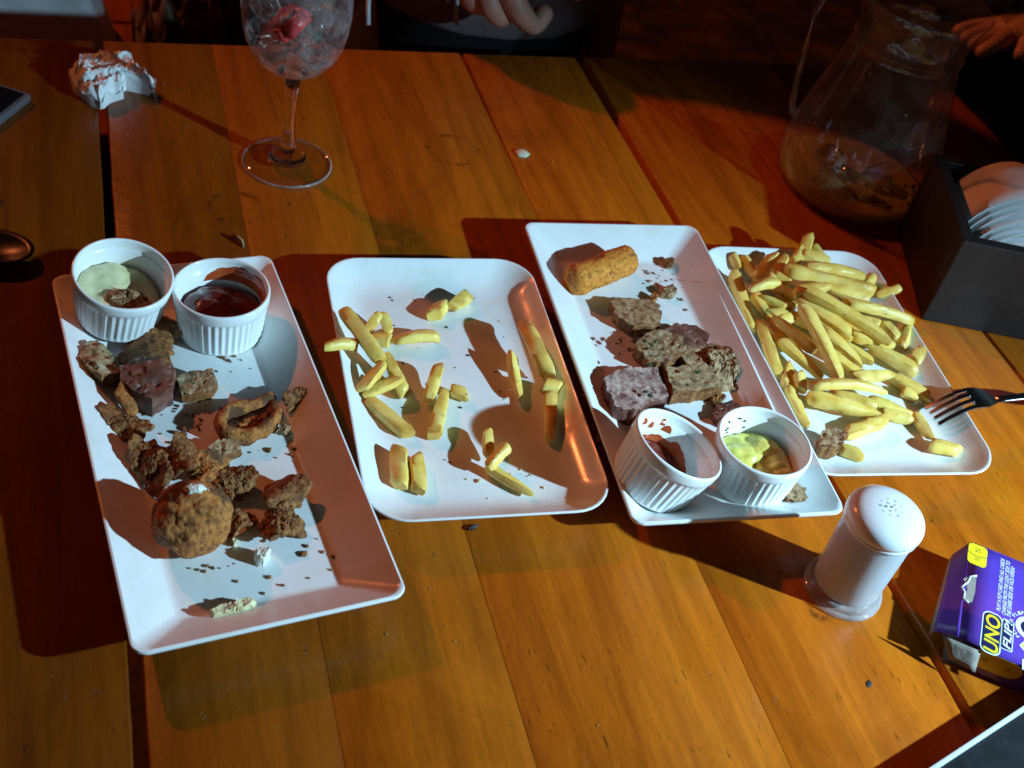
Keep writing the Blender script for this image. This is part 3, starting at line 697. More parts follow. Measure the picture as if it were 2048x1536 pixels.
# hollow bread crust standing at the right: a bent wall round an empty middle
def ring_crust(pts, z0, h, w, m, seed):
    P = [at(x, y, z0+h*.5) for x, y in pts]; n = 40; V, F = [], []
    path = []
    for i in range(n+1):
        s = i/n*(len(P)-1); k = min(int(s), len(P)-2); path.append(P[k].lerp(P[k+1], s-k))
    for i, p in enumerate(path):
        t = (path[min(i+1, n)]-path[max(i-1, 0)]); t.z = 0; t.normalize(); s = Vector((t.y, -t.x, 0)); hh = h*(1-.35*abs(i/n-.5)*2)
        for j in range(10):
            a = 2*pi*j/10; c, d = cos(a), sin(a); q = 1/(abs(c)**3+abs(d)**3)**(1/3)
            v = Vector((p.x, p.y, z0+hh*.5))+s*(c*q*w*.5)+Vector((0, 0, d*q*hh*.5))
            v += noise.noise_vector(v*1.4+Vector((seed, 0, 0)))*.26+noise.noise_vector(v*5+Vector((0, seed, 0)))*.12; v.z = max(z0, v.z); V.append(v)
    for i in range(n):
        for j in range(10): k = (j+1) % 10; F.append([i*10+j, i*10+k, (i+1)*10+k, (i+1)*10+j])
    F.append(list(range(10))); F.append([n*10+j for j in range(10)]); return V, F
tag(world_part('hollow_crust', *ring_crust([(545,790),(500,808),(455,822),(438,845),(450,868),(490,874),(530,860),(552,832),(545,800)], z, 1.35, .72, M_toast, 9), M_bread), 'hollow pale bread crust near the right border of the left platter', 'bread', GA)
px_lump('toast_flake', [(470,862),(500,838),(540,825),(530,855),(490,872)], z, .5, M_bread, 'orange soaked crumb inside the hollow crust', seed=10, group=GA)
px_lump('breaded_crust', [(565,800),(590,778),(618,770),(622,784),(600,806),(575,818)], 1.25, .8, M_breadd, 'small dark crust on the right sloping border of the left platter', seed=11, group=GA)
px_lump('crumb', [(552,862),(566,850),(580,856),(572,868)], .9, .5, M_toastb, 'tiny crumb below the hollow crust', seed=12, group=GA)
px_lump('breaded_crust', [(246,910),(268,885),(310,878),(350,900),(360,950),(320,980),(280,955)], z, .95*1.7, M_breadd, 'large dark breaded crust behind the fried ball, left', seed=13, group=GA, amp=.2, top=.5)
px_lump('breaded_crust', [(330,900),(352,880),(390,886),(408,910),(392,945),(350,948),(332,925)], z+.4, .95*2.0, M_breadd, 'rounded brown crust behind the fried ball', seed=14, group=GA, amp=.12)
px_lump('breaded_crust', [(368,940),(390,912),(450,915),(470,932),(430,962),(385,985)], z+.3, .95*1.4, M_bread, 'tan flat crust directly behind the fried ball', seed=15, group=GA, edge=7)
px_lump('toast_piece', [(412,905),(440,885),(472,880),(484,905),(460,918),(425,918)], z, .95*.9, M_toast, 'pale frayed toast bit behind the tan flat crust', 'bread', seed=16, group=GA, amp=.2)
px_lump('breaded_crust', [(435,955),(462,932),(500,938),(520,962),(495,985),(450,990)], z, .95*1.4, M_breadd, 'brown ragged crust right behind the fried ball', seed=17, group=GA, amp=.18)
px_lump('breaded_crust', [(420,985),(445,968),(470,985),(462,1012),(435,1010)], z, .95*1.0, M_breadd, 'little brown crust touching the fried ball', seed=18, group=GA, amp=.18)
px_lump('breaded_crust', [(520,1000),(545,945),(590,955),(624,976),(612,1000),(575,1018),(540,1022)], z, .95*1.6, M_breadd, 'three-cornered breaded crust at the right of the fried ball', seed=19, group=GA, edge=7, amp=.1)
px_lump('breaded_crust', [(514,1062),(530,1022),(575,1012),(608,1040),(614,1060),(575,1072),(545,1086)], z, .95*1.3, M_breadd, 'knobbly breaded crust in front of the three-cornered one', seed=20, group=GA, amp=.22)
px_lump('breaded_crust', [(452,1070),(470,1030),(500,1020),(515,1032),(505,1050),(475,1062),(462,1084)], z, .95*.9, M_breadd, 'curled brown strip between the fried ball and the knobbly crust', seed=21, group=GA, amp=.15)
px_lump('cheese_bit', [(508,1112),(520,1102),(540,1102),(543,1112),(525,1126),(512,1124)], z, .8, M_cream, 'white lump of cheese alone in front of the crusts', 'cheese', seed=22, group=GA)
px_lump('filling_smear', [(415,1228),(440,1212),(480,1206),(505,1198),(514,1210),(490,1220),(450,1232),(425,1236)], 1.0, .55, M_mash, 'streak of pale filling on the front border of the left platter', seed=23, group=GA, amp=.14)
px_lump('cheese_bit', [(462,1080),(472,1076),(476,1086),(466,1090)], z, .4, M_mash, 'tiny yellow crumb beside the curled brown strip', seed=24, group=GA)
# fried ball
def fried_ball(c, r, seed):
    bm = bmesh.new(); bmesh.ops.create_icosphere(bm, subdivisions=6, radius=1)
    for v in bm.verts:
        d = v.co.normalized(); k = 1+.12*fbm(d+Vector((seed, 0, 0)), 1.2, 3)-.05*max(0, .12-abs(noise.noise(d*1.8+Vector((seed, 4, 0)))))/.12*.6+.02*fbm(d+Vector((0, seed, 0)), 9, 3)+.012*noise.noise(d*38)
        p = d*k*r; p.z = p.z*(.98 if p.z > 0 else .95); p.z = max(p.z, -r*.86); p.x *= 1.0+.05*d.z; v.co = p+c
    bm.verts.index_update(); V = [v.co.copy() for v in bm.verts]; F = [[v.index for v in f.verts] for f in bm.faces]; bm.free(); return V, F
RB = 2.2
bc = at(384, 1038, .88+RB*.86); V, F = fried_ball(bc, RB, 3.3)
tag(world_part('fried_ball', V, F, M_bread), 'whole round golden brown fried ball at the front of the left platter', 'fried ball')
_o = Vector((0, 0, CAM_H)); _d = (at(390, 982, 0)-_o).normalized(); _q = _o-bc; _b = _q.dot(_d); dc = _o+_d*(-_b-max(0, _b*_b-_q.dot(_q)+RB*RB)**.5)
V, F = lump([Vector((dc.x+.05+.74*cos(a)*(1+.15*sin(3*a)), dc.y+.1+.62*sin(a))) for a in [i*pi/8 for i in range(16)]], dc.z-.62, 1.0, 2.2, .08, 1.2, .25, seed=31)
tag(world_part('cream_dollop', V, F, M_cream), 'white dollop of cream on top of the fried ball', 'cream')
# platter with the croquette
def roll(p0, p1, r, m, seed):
    p0, p1 = Vector(p0), Vector(p1); ax = p1-p0; L = ax.length; t = ax.normalized(); s = t.cross(Vector((0, 0, 1))).normalized(); u = s.cross(t)
    K, n = 46, 48; V, F = [], []
    for k in range(K+1):
        f = k/K; e = min(1, (1-abs(2*f-1)**14)**.5+.02); cen = p0+ax*f
        for i in range(n):
            a = 2*pi*i/n; d = s*cos(a)+u*sin(a); q = cen+d*r
            rr = r*e*(1+.11*fbm(q+Vector((seed, 0, 0)), .7)+.05*fbm(q, 4.5, 3)); V.append(cen+d*rr)
    for k in range(K):
        for i in range(n): j = (i+1) % n; F.append([k*n+i, k*n+j, (k+1)*n+j, (k+1)*n+i])
    F.append(list(range(n))[::-1]); F.append([K*n+i for i in range(n)]); return V, F
ra, rb = at(1140, 566, 2.0), at(1262, 516, 2.0)
M_roll = mottled('orange_breadcrumb', [(0.3, (0.28, 0.068, 0.006)), (0.5, (0.72, 0.235, 0.020)), (0.72, (0.85, 0.36, 0.042))], 330, 0.75, 0.9, 420, 0.002, spots=(60, 0.58, (0.34, 0.10, 0.015)))
tag(world_part('croquette', *roll(ra, rb, 1.22, M_bread, 4), M_roll), 'golden breadcrumbed croquette roll at the back of its platter', 'croquette')
px_lump('toast_piece', [(1212,608),(1240,598),(1300,602),(1322,618),(1322,660),(1300,670),(1268,668),(1230,648)], z, .72*1.3, M_toastb, 'brown toast slice alone in front of the croquette roll', 'bread', seed=41, group=GC, edge=8, amp=.1, top=.2)
px_lump('crumb', [(1320,590),(1330,576),(1345,572),(1354,584),(1344,594)], z, .7, M_toastb, 'tan crumb right of the brown toast slice', seed=42, group=GC)
px_lump('crumb', [(1296,598),(1306,588),(1316,594),(1308,606)], z, .55, M_bread, 'small brown crumb behind the brown toast slice', seed=43, group=GC)
px_lump('crumb', [(1328,522),(1338,516),(1350,522),(1345,532),(1334,532)], z+.1, .6, M_breadd, 'dark burnt crumb at the back right corner of the croquette platter', seed=44, group=GC)
px_lump('meat_piece', [(1322,672),(1345,655),(1390,660),(1420,680),(1405,704),(1350,704)], z, .72*1.6, M_meat, 'dark purple meat slice behind the herbed bread pieces', 'meat', seed=45, group=GC, edge=8, amp=.1)
px_lump('toast_piece', [(1262,700),(1280,676),(1325,668),(1362,692),(1368,722),(1330,740),(1290,735)], z, .72*1.9, M_toast, 'grey herbed toast square in the middle of the croquette platter', 'bread', seed=46, group=GC, edge=7, amp=.12)
px_lump('toast_piece', [(1352,716),(1372,695),(1405,700),(1425,722),(1405,745),(1365,742)], z, .72*1.5, M_toastb, 'brown toast chunk between the herbed square and the ragged crust', 'bread', seed=47, group=GC, amp=.18)
px_lump('ragged_crust', [(1408,720),(1412,682),(1440,672),(1465,700),(1480,745),(1478,772),(1450,775),(1425,752)], z, .72*1.8, M_toastb, 'ragged upright toast crust at the right border of the croquette platter', 'bread', seed=48, group=GC, amp=.25, top=.5)
px_lump('meat_slice', [(1194,776),(1240,748),(1316,738),(1336,802),(1262,846),(1222,838)], z, .72*2.0, M_meatw, 'pale floured meat slice at the left, behind the tilted ramekin', 'meat', seed=49, group=GC, edge=9, amp=.1, top=.15)
px_lump('toast_piece', [(1322,745),(1410,733),(1424,745),(1440,790),(1340,800)], z, .72*1.7, M_toast, 'neat square of speckled toast behind the two front ramekins', 'bread', seed=50, group=GC, edge=12, amp=.07, top=.08)
px_lump('crust_strip', [(1415,790),(1440,782),(1452,800),(1430,812)], z, .5, M_bread, 'orange crust tip right of the speckled toast square', seed=51, group=GC, amp=.12)
px_lump('burnt_crust', [(1418,830),(1430,812),(1462,806),(1478,818),(1470,850),(1435,850)], z, .72*.9, M_meat, 'dark burnt crust just behind the green sauce ramekin', seed=52, group=GC, amp=.18)
px_lump('toast_piece', [(1560,975),(1580,960),(1600,975),(1625,992),(1608,1006),(1572,1004)], z+.25, .72*.8, M_toastb, 'toast flake in front of the green sauce ramekin', 'bread', seed=53, group=GC, amp=.18)
px_lump('toast_piece', [(1632,888),(1640,868),(1668,866),(1688,880),(1680,902),(1655,910),(1636,904)], .85, 1.3, M_toastb, 'small toast scrap on the heaped fries dish', 'bread', seed=54, amp=.2)

# ------------------------------------------------ crumbs and herb flecks (too many and small to count)
def scatter(name, spots, m, label, smin, smax, z0, seed, cat='crumbs', flat=.5):
    rnd = random.Random(seed); V, F = [], []
    for (x, y) in spots:
        p = at(x, y, z0); r = rnd.uniform(smin, smax)*rnd.choice((.6, 1, 1, 1.5)); n = 6; o = len(V); sq = rnd.uniform(.5, 1); th = rnd.uniform(0, pi)
        for k, (q, zz) in enumerate(((.9, 0), (1, .5), (.5, 1))):
            for i in range(n):
                a = 2*pi*i/n; rr = r*q*rnd.uniform(.65, 1.25); X, Y = rr*cos(a), rr*sq*sin(a)
                V.append((p.x+X*cos(th)-Y*sin(th), p.y+X*sin(th)+Y*cos(th), z0+zz*r*flat*1.6))
        for k in range(2):
            for i in range(n): j = (i+1) % n; F.append([o+k*n+i, o+k*n+j, o+(k+1)*n+j, o+(k+1)*n+i])
        F.append([o+i for i in range(n)]); F.append([o+2*n+i for i in range(n)])
    o = world_part(name, V, F, m, sm=False); kind(o, 'stuff'); return tag(o, label, cat)
rnd = random.Random(5)
def around(c, s, n): return [(rnd.gauss(c[0], s), rnd.gauss(c[1], s*.6)) for _ in range(n)]
spA = around((430,720),28,6)+around((470,720),18,6)+around((390,840),45,22)+around((500,1140),50,12)+around((420,1130),40,8)+around((640,1110),22,5)+around((560,900),25,7)+around((340,860),40,8)+[(590,850),(640,830),(652,868),(662,1140),(540,682),(468,712),(400,700),(420,694)]
scatter('bread_crumbs', spA, M_breadd, 'tiny brown crumbs scattered over the left platter', .05, .17, .88, 1)
scatter('herb_flecks', around((390,850),50,14)+around((470,745),30,5)+[(545,680),(288,830),(500,905),(535,910),(440,865)], M_herb, 'dark herb flecks scattered over the left platter', .04, .13, .89, 2, 'herbs', .25)
spC = around((1320,560),24,18)+around((1300,610),16,12)+around((1280,690),30,14)+around((1240,700),20,6)+around((1420,790),22,8)+around((1345,525),14,8)+around((1380,600),20,8)
scatter('bread_crumbs', spC, M_breadd, 'tiny brown crumbs scattered over the croquette platter', .04, .15, .88, 3)
scatter('herb_flecks', [(1222,666),(1240,680),(1342,800),(1290,690),(1300,685)]+around((1235,690),18,8)+around((1310,810),30,6), M_herb, 'green herb flecks scattered over the croquette platter', .06, .18, .89, 4, 'herbs', .25)
hb = [(1290,683),(1302,690),(1310,684),(1296,696),(1325,700),(1285,725),(1300,730),(1292,784),(1300,792),(1382,758),(1375,770),(1395,745)]
scatter('herb_leaves', hb, M_herb, 'chopped green herb leaves lying on the bread pieces', .12, .28, 2.75, 5, 'herbs', .25)
scatter('herb_flecks', [(718,590),(780,595),(785,601),(790,582),(846,589),(920,815),(900,925),(890,920),(955,920),(830,600),(1060,950)]+around((900,700),120,26), M_pepper, 'dark specks scattered over the sparse dish', .04, .11, .83, 6, 'herbs', .3)
scatter('salt_crumbs', [(1056,953),(942,600),(950,598),(1010,800)]+around((1000,985),60,10), M_mash, 'yellow potato crumbs on the sparse dish', .05, .13, .84, 7)
scatter('table_crumbs', [(122,215),(170,298),(984,126),(1078,425),(855,232),(905,235),(878,214),(868,207),(898,200),(1105,322),(1370,280),(1423,295),(1400,254),(1440,294),(1330,266),(1100,312),(1280,326),(1245,340),(520,470),(640,425),(845,470),(770,440)]+[(random.uniform(700,1600), random.uniform(1080,1500)) for _ in range(9)]+[(random.uniform(250,1500), random.uniform(150,440)) for _ in range(24)], M_toast, 'pale specks and crumbs strewn over the bare table planks', .025, .085, .005, 8)
scatter('rim_crumbs', around((1165,790),14,12)+around((1195,870),14,10), M_mash, 'fine crumbs on the right border of the sparse dish', .03, .08, 1.75, 9)
scatter('rim_crumbs', around((1400,560),16,12)+around((1490,690),18,12)+around((1540,800),14,12), M_toast, 'fine crumbs on the right border of the croquette platter', .03, .08, 1.75, 10)

# ================================================================== salt shaker
sc_ = at(1683, 1178, 0); sh = thing('salt_shaker', (sc_.x, sc_.y, 0.004)); tag(sh, 'white plastic salt shaker with domed lid and clear foot', 'salt shaker')
M_plas = NT('frosted_plastic'); M_plas.set(Base__Color=(0.80, 0.80, 0.82), Roughness=0.28, Transmission__Weight=0.55, IOR=1.3); M_plas = M_plas.m
M_salt = mottled('table_salt', [(0.3, (0.78, 0.78, 0.79)), (0.7, (0.84, 0.84, 0.84))], 400, 0.9, 0.4, 700, 0.0006)
M_lid = plain('white_translucent_lid', (0.80, 0.80, 0.81), 0.22, Subsurface__Weight=0.3, Subsurface__Radius=(0.01, 0.01, 0.01), Coat__Weight=0.3)
part('foot', *lathe([(2.2, 0), (2.5, 0), (2.56, .08), (2.56, .30), (2.48, .38), (2.38, .42), (2.40, .50), (2.42, .72), (2.34, .82), (2.1, .86)], 64), M_rim, sh, sharp=40)
part('body', *lathe([(2.0, .88), (2.10, .90), (2.14, 1.05), (2.17, 3.0), (2.22, 6.3), (2.20, 6.42), (2.10, 6.42), (2.06, 6.3), (2.03, 1.1), (1.9, 1.0)], 64), M_plas, sh, sharp=50)
part('salt_fill', *lathe([(1.9, 1.03), (1.99, 1.12), (2.02, 3), (2.04, 5.3), (1.6, 5.45), (.6, 5.6)], 48), M_salt, sh)
lid = part('lid', *lathe([(2.12, 6.44), (2.32, 6.44), (2.38, 6.5), (2.38, 6.62), (2.34, 6.68), (2.34, 6.76), (2.42, 6.84), (2.44, 6.96), (2.44, 7.10), (2.41, 7.28), (2.30, 7.52), (2.05, 7.75), (1.6, 7.94), (1.0, 8.06), (.4, 8.10), (.08, 8.11)], 64), M_lid, sh, sharp=50)
M_hole = plain('lid_hole', (0.35, 0.36, 0.38), 0.1)
k = 0
for rr, n in ((0.02, 1), (.33, 5), (.66, 9)):
    for i in range(n):
        a = 2*pi*i/n+rr; zz = 8.10-.10*rr*rr
        part('shaker_hole', *lathe([(.085, -.03), (.09, .03), (.06, .05), (.045, .012), (.01, .008)], 10), M_lid if k % 3 else M_hole, lid, (rr*cos(a), rr*sin(a), zz)); k += 1
sp = [(random.gauss(1620, 40), random.gauss(1215, 25)) for _ in range(40)]

# ================================================================== wine glass
gc = at(574, 327, 0); gl = thing('wine_glass', (gc.x, gc.y, 0.004)); tag(gl, 'stemmed drinking glass with ice and red fruit, standing at the back', 'glass')
part('foot', *lathe([(3.2, 0), (3.6, .02), (3.66, .12), (3.6, .22), (2.8, .30), (1.9, .42), (1.35, .62), (1.25, .78), (1.10, .92), (.72, 1.05), (.60, 1.3)], 72), M_clear, gl)
part('base_knob', *lathe([(.9, .50), (1.42, .52), (1.56, .64), (1.48, .80), (1.2, .93), (.66, 1.06)], 48), M_glass, gl)
part('foot_rim', *lathe([(3.58, .03), (3.68, .05), (3.72, .13), (3.68, .21), (3.58, .23)], 96, cap0=False, cap1=False), M_rim, gl)
part('stem', *lathe([(.60, 1.302), (.66, 1.9), (.62, 2.4), (.46, 3.2), (.42, 5.2), (.46, 6.6), (.58, 7.5), (.74, 8.1), (.95, 8.45), (1.2, 8.6)], 36), M_glass, gl)
bowl_p = [(1.0, 8.62), (1.7, 8.8), (2.5, 9.35), (3.2, 10.2), (3.75, 11.3), (4.05, 12.5), (4.2, 14), (4.18, 15.5), (4.0, 17.2), (3.75, 18.8)]
part('bowl', *lathe(bowl_p+[(3.70, 18.9), (3.64, 18.85)], 72, cap0=False, cap1=False), M_bowl, gl)
def chunk(c, s, seed, fac=.25, sub=3):
    bm = bmesh.new(); bmesh.ops.create_cube(bm, size=1); bmesh.ops.bevel(bm, geom=bm.edges[:], offset=.16, segments=2, affect='EDGES'); bmesh.ops.subdivide_edges(bm, edges=bm.edges[:], cuts=1, use_grid_fill=True)
    r = random.Random(seed); e = Euler((r.uniform(0, 3), r.uniform(0, 3), r.uniform(0, 3))).to_matrix()
    for v in bm.verts:
        q = v.co*1.0; q = q*(1+fac*noise.noise(q*2.2+Vector((seed, 0, 0)))); v.co = e @ Vector((q.x*s[0], q.y*s[1], q.z*s[2]))+Vector(c)
    bm.verts.index_update(); V = [v.co.copy() for v in bm.verts]; F = [[v.index for v in f.verts] for f in bm.faces]; bm.free(); return V, F
for k, (x, y, zz, s, lab) in enumerate(((-1.7, -.6, 10.9, 1.9, 'ice cube at the lower left of the wine glass'), (1.5, -1.0, 10.9, 2.0, 'ice cube at the lower right of the wine glass'), (0.1, 1.3, 10.8, 2.0, 'ice cube behind the red fruit in the wine glass'), (-2.2, 1.0, 13.4, 1.9, 'upper left ice cube in the wine glass'), (2.3, .0, 13.0, 2.0, 'upper right ice cube in the wine glass'))):
    tag(world_part('ice_cube', *chunk((gc.x+x, gc.y+y, zz), (s, s, s*.9), k+2), M_ice, sharp=40), lab, 'ice', 'ice cubes in the wine glass')
tag(world_part('strawberry_slice', *chunk((gc.x-1.0, gc.y-2.3, 13.9), (2.7, 1.4, 4.4), 24, .25), M_straw), 'red strawberry slice in the wine glass', 'fruit')
V, F = lump([Vector((gc.x+1.4+.35*cos(a), gc.y-1.9+.3*sin(a))) for a in [i*pi/4 for i in range(8)]], 12.3, .9, 2, .1, 2, seed=6)
tag(world_part('mint_leaf', V, F, M_herb), 'small dark green mint leaf beside the strawberry slice', 'leaf')

# ================================================================== glass jug with juice remains
jc = at(1690, 375, 0); jg = thing('glass_jug', (jc.x, jc.y, 0.004)); tag(jg, 'clear glass jug with juice remains at the bottom', 'jug')
jp = [(5.6, .05), (6.5, .22), (7.05, .9), (7.30, 2.0), (7.30, 3.4), (7.02, 5.4), (6.5, 7.6), (5.9, 10), (5.3, 12.4), (4.85, 14.3), (4.78, 14.8), (4.98, 15.0), (5.02, 15.2), (4.9, 15.4), (4.82, 15.7), (4.95, 16.8), (5.3, 18.0), (5.75, 19.0)]
part('body', *lathe([(.2, .05)]+jp+[(5.70, 19.10), (5.62, 19.02)], 96, cap0=False, cap1=False), M_jug, jg)
ha = radians(157); hd = Vector((cos(ha), sin(ha), 0))
hp = [hd*r+Vector((0, 0, zz)) for r, zz in ((6.75, 6.3), (7.35, 6.3), (7.75, 7.2), (8.1, 9.5), (8.5, 13), (8.7, 16), (8.3, 17.9), (7.2, 18.5), (5.7, 18.2))]
part('handle', *tube(hp, [.5, .55, .5, .48, .48, .5, .5, .5, .55], 14, flat=.6), M_jug, jg)
M_juice = NT('passion_fruit_juice'); M_juice.set(Base__Color=(0.50, 0.33, 0.06), Roughness=0.12, Transmission__Weight=0.35, IOR=1.33); M_juice = M_juice.m
V, F = lathe([(5.3, .24), (6.25, .40), (6.78, 1.0), (6.95, 1.5), (6.4, 1.62), (4, 1.6), (1.5, 1.62), (.3, 1.6)], 64)
tag(world_part('juice', [Vector(v)+Vector((jc.x, jc.y, 0)) for v in V], F, M_juice), 'yellow juice left in the bottom of the glass jug', 'juice')
M_foam = glass_thin('juice_foam_film', (1, 1, 1), 0.75, (0.46, 0.34, 0.12), 70, 0.15)
def film(a0, a1, z0, z1, m, name, lab):
    n, k = 40, 14; V, F = [], []
    def rin(zz):
        for (ra, za), (rb, zb) in zip(jp, jp[1:]):
            if za <= zz <= zb: return ra+(rb-ra)*(zz-za)/(zb-za)-.28
        return 6.5
    for j in range(k+1):
        for i in range(n+1):
            s = i/n; a = a0+(a1-a0)*s; zt = z0+(z1-z0)*sin(pi*s)**.7*(1+.2*noise.noise(Vector((a*4, 1, 0)))); zz = z0+(zt-z0)*j/k
            r = rin(zz); V.append((jc.x+r*cos(a), jc.y+r*sin(a), zz))
    for j in range(k):
        for i in range(n): F.append([j*(n+1)+i, j*(n+1)+i+1, (j+1)*(n+1)+i+1, (j+1)*(n+1)+i])
    return tag(world_part(name, V, F, m), lab, 'juice foam')
film(radians(125), radians(250), 1.5, 5.6, M_foam, 'juice_foam', 'yellow foam stuck to the left inner wall of the jug')
for k in range(4):
    x, y = ((-3.4, -1.5), (-1.2, -3.0), (1.8, -1.6), (-1.8, 1.5))[k]
    tag(world_part('ice_cube', *chunk((jc.x+x, jc.y+y, 2.1), (2.5, 2.5, 1.9), 60+k), M_ice, sharp=40), ('rounded ice lump at the left of the juice in the jug', 'melting ice lump at the front of the juice in the jug', 'melting ice lump at the right of the juice in the jug', 'melting ice lump at the back of the juice in the jug')[k], 'ice', 'ice lumps in the jug')
rs = random.Random(9); dl = []
for k in range(110):
    a = rs.uniform(0, 2*pi); zz = rs.choice((rs.uniform(2, 7), rs.uniform(2, 15))); r = 6.5
    for (ra_, za_), (rb_, zb_) in zip(jp, jp[1:]):
        if za_ <= zz <= zb_: r = ra_+(rb_-ra_)*(zz-za_)/(zb_-za_)-.12
    q = rs.uniform(.04, .10); dl.append(xf(lathe([(.02, -q), (q*.8, -q*.6), (q, 0), (q*.8, q*.6), (.02, q)], 6), Matrix.Translation((jc.x+r*cos(a), jc.y+r*sin(a), zz))))
V, F = join(*dl); so = world_part('water_droplets', V, F, M_rim); kind(so, 'stuff'); tag(so, 'tiny droplets clinging to the inside of the glass jug', 'droplets')
V, F = [], []
rs = random.Random(4)
seedlist = []
for k in range(26):
    a = rs.uniform(pi, 1.95*pi); r = rs.uniform(3.5, 6.5); seedlist.append(xf(lathe([(.02, 0), (.16, .08), (.18, .18), (.02, .28)], 6), Matrix.Translation((jc.x+r*cos(a), jc.y+r*sin(a), 1.55))))
V, F = join(*seedlist); so = world_part('fruit_seeds', V, F, M_pepper); kind(so, 'stuff'); tag(so, 'black passion fruit seeds floating on the juice', 'seeds')

# ================================================================== napkin holder and napkins
hc = Vector((64.2, 61.45, 0)); e1 = Vector((0.937, -0.349, 0)).normalized(); e2 = Vector((-e1.y, e1.x, 0)); W, D_, H = 13.6, 13.2, 8.3
def hbox(x0, x1, y0, y1, z0, z1, bev=.12):
    V, F = box(x0, x1, y0, y1, z0, z1, bev); return [hc+e1*v.x+e2*v.y+Vector((0, 0, v.z)) for v in V], F
nh = thing('napkin_holder', hc+e1*W/2+e2*D_/2+Vector((0, 0, .004))); tag(nh, 'black painted wooden box holding paper napkins at the right edge', 'napkin holder')
for a in ((0, W, 0, 1.0, 0, H), (0, W, D_-1.0, D_, 0, H)): world_part('wall_panel', *hbox(*a), M_black, nh, sm=False)
for a in ((0, 1.0, 1.01, D_-1.01, 0, H-.02), (W-1.0, W, 1.01, D_-1.01, 0, H-.02)): world_part('wall_panel', *hbox(*a), M_black, nh, sm=False)
world_part('base', *hbox(1.01, W-1.01, 1.01, D_-1.01, .05, .8), M_black, nh, sm=False)
def arch_sheet(x0, x1, top, lean, y0, y1, th=.06, z0=1.0, seed=0, n=30):
    V, F = [], []
    for i in range(n+1):
        s = i/n
        ang = pi*(1-s); x = (x0+x1)/2+(x1-x0)/2*cos(ang)+lean*sin(ang)**2; zz = z0+(top-z0)*sin(ang)**.62
        for j in range(5):
            y = y0+(y1-y0)*j/4; w = .22*noise.noise(Vector((s*3+seed*.35, y*.3, seed*.5)))+.06*noise.noise(Vector((s*14, y*.9, seed)))
            V.append(hc+e1*(x+w)+e2*y+Vector((0, 0, zz+w)))
    for i in range(n):
        for j in range(4): F.append([i*5+j, i*5+j+1, (i+1)*5+j+1, (i+1)*5+j])
    return V, F
ORD = ('outermost', 'second', 'third', 'fourth', 'fifth', 'sixth', 'seventh', 'eighth', 'ninth', 'tenth', 'innermost')
for k in range(11):
    sft = k*.30
    V, F = arch_sheet(1.3+sft, 9.6-sft*.72, 10.2-k*.46, 1.1, 1.25+.42*(10-k)+.1*(k % 3), 11.2-.2*((k*2) % 3), seed=k)
    o = world_part('paper_napkin', V, F, M_paper); md = o.modifiers.new('thick', 'SOLIDIFY'); md.thickness = .0013
    tag(o, ORD[k]+' white napkin, counted from outside, of the arched bundle in the black box', 'napkin', 'napkins in the black box')
V, F = arch_sheet(8.0, 12.4, 9.6, .2, 1.6, 9.3, seed=20); o = world_part('paper_napkin', V, F, M_paper); o.modifiers.new('thick', 'SOLIDIFY').thickness = .0013
tag(o, 'separate white napkin at the right side of the black box', 'napkin', 'napkins in the black box')

# ================================================================== crumpled napkin
np_ = [(135,150),(150,125),(185,114),(235,109),(264,112),(270,132),(292,148),(314,166),(303,180),(276,172),(258,164),(244,170),(248,184),(218,194),(203,208),(178,200),(150,180),(139,165)]
def crumple(pts, h, seed):
    V, F = lump([at(x, y, h*.4) for x, y in pts], .01, h, 3.0, .05, 1, .1, n=90, rings=26, seed=seed, sharp=.97)
    out = []
    for v in V:
        q = v*.55+Vector((seed, 0, 0)); ridge = 1-abs(noise.noise(q*1.3))*2; r2 = 1-abs(noise.noise(q*3.1+Vector((4, 4, 0))))*2; r3 = 1-abs(noise.noise(q*6.5))*2
        k = min(1, v.z/(h*.5)); out.append(v+Vector((noise.noise(q*2)*.35*k, noise.noise(q*2+Vector((0, 8, 0)))*.35*k, (ridge*.55+r2*.3+r3*.14-.35)*k)))
    for v in out: v.z = max(.01, v.z)
    return out, F
tag(world_part('crumpled_napkin', *crumple(np_, 1.9, 3), M_paper, sm=True, sharp=25), 'crumpled white paper napkin at the back left of the table', 'napkin')

# ================================================================== fork
tip = at(1866, 829, 1.75); neck = at(1992, 797, 2.75); endp = at(2150, 803, 2.3)
fk = thing('fork', (neck.x, neck.y, 0)); tag(fk, 'steel fork lying tines down across the right border of the fries dish', 'fork')
fd = (neck-tip); fd.z = 0; L = fd.length; fd.normalize(); fs = Vector((-fd.y, fd.x, 0))
def fpt(s, side, thick=0):           # s from 0 (tine tips) to 1 (neck)
    arch = 1.15*sin(pi*min(1, s*.92+.04))**1.0
    zz = tip.z-.35+(neck.z-tip.z)*s+arch+thick-.10*side*side
    return tip+fd*(L*s)+fs*side+Vector((0, 0, zz-tip.z))
def strip(ss, lo, hi, th=.16):
    V, F = [], []
    for s in ss:
        a, b = lo(s), hi(s); V += [fpt(s, a, 0), fpt(s, b, 0), fpt(s, b, th), fpt(s, a, th)]
    for k in range(len(ss)-1):
        for i in range(4): j = (i+1) % 4; F.append([k*4+i, k*4+j, (k+1)*4+j, (k+1)*4+i])
    F.append([0, 1, 2, 3]); F.append([(len(ss)-1)*4+i for i in range(4)]); return V, F
for q in range(4):
    c = (q-1.5)*.56
    world_part('tine', *strip([i/10*.52 for i in range(11)], lambda s, c=c: c-.13-.05*s, lambda s, c=c: c+.13+.05*s), M_steel, fk, sharp=40)
hw = lambda s: 1.03 if s < .7 else 1.03-.70*((s-.7)/.3)**1.3
world_part('head', *strip([.521+i/14*.479 for i in range(15)], lambda s: -hw(s), lambda s: hw(s)), M_steel, fk, sharp=40)
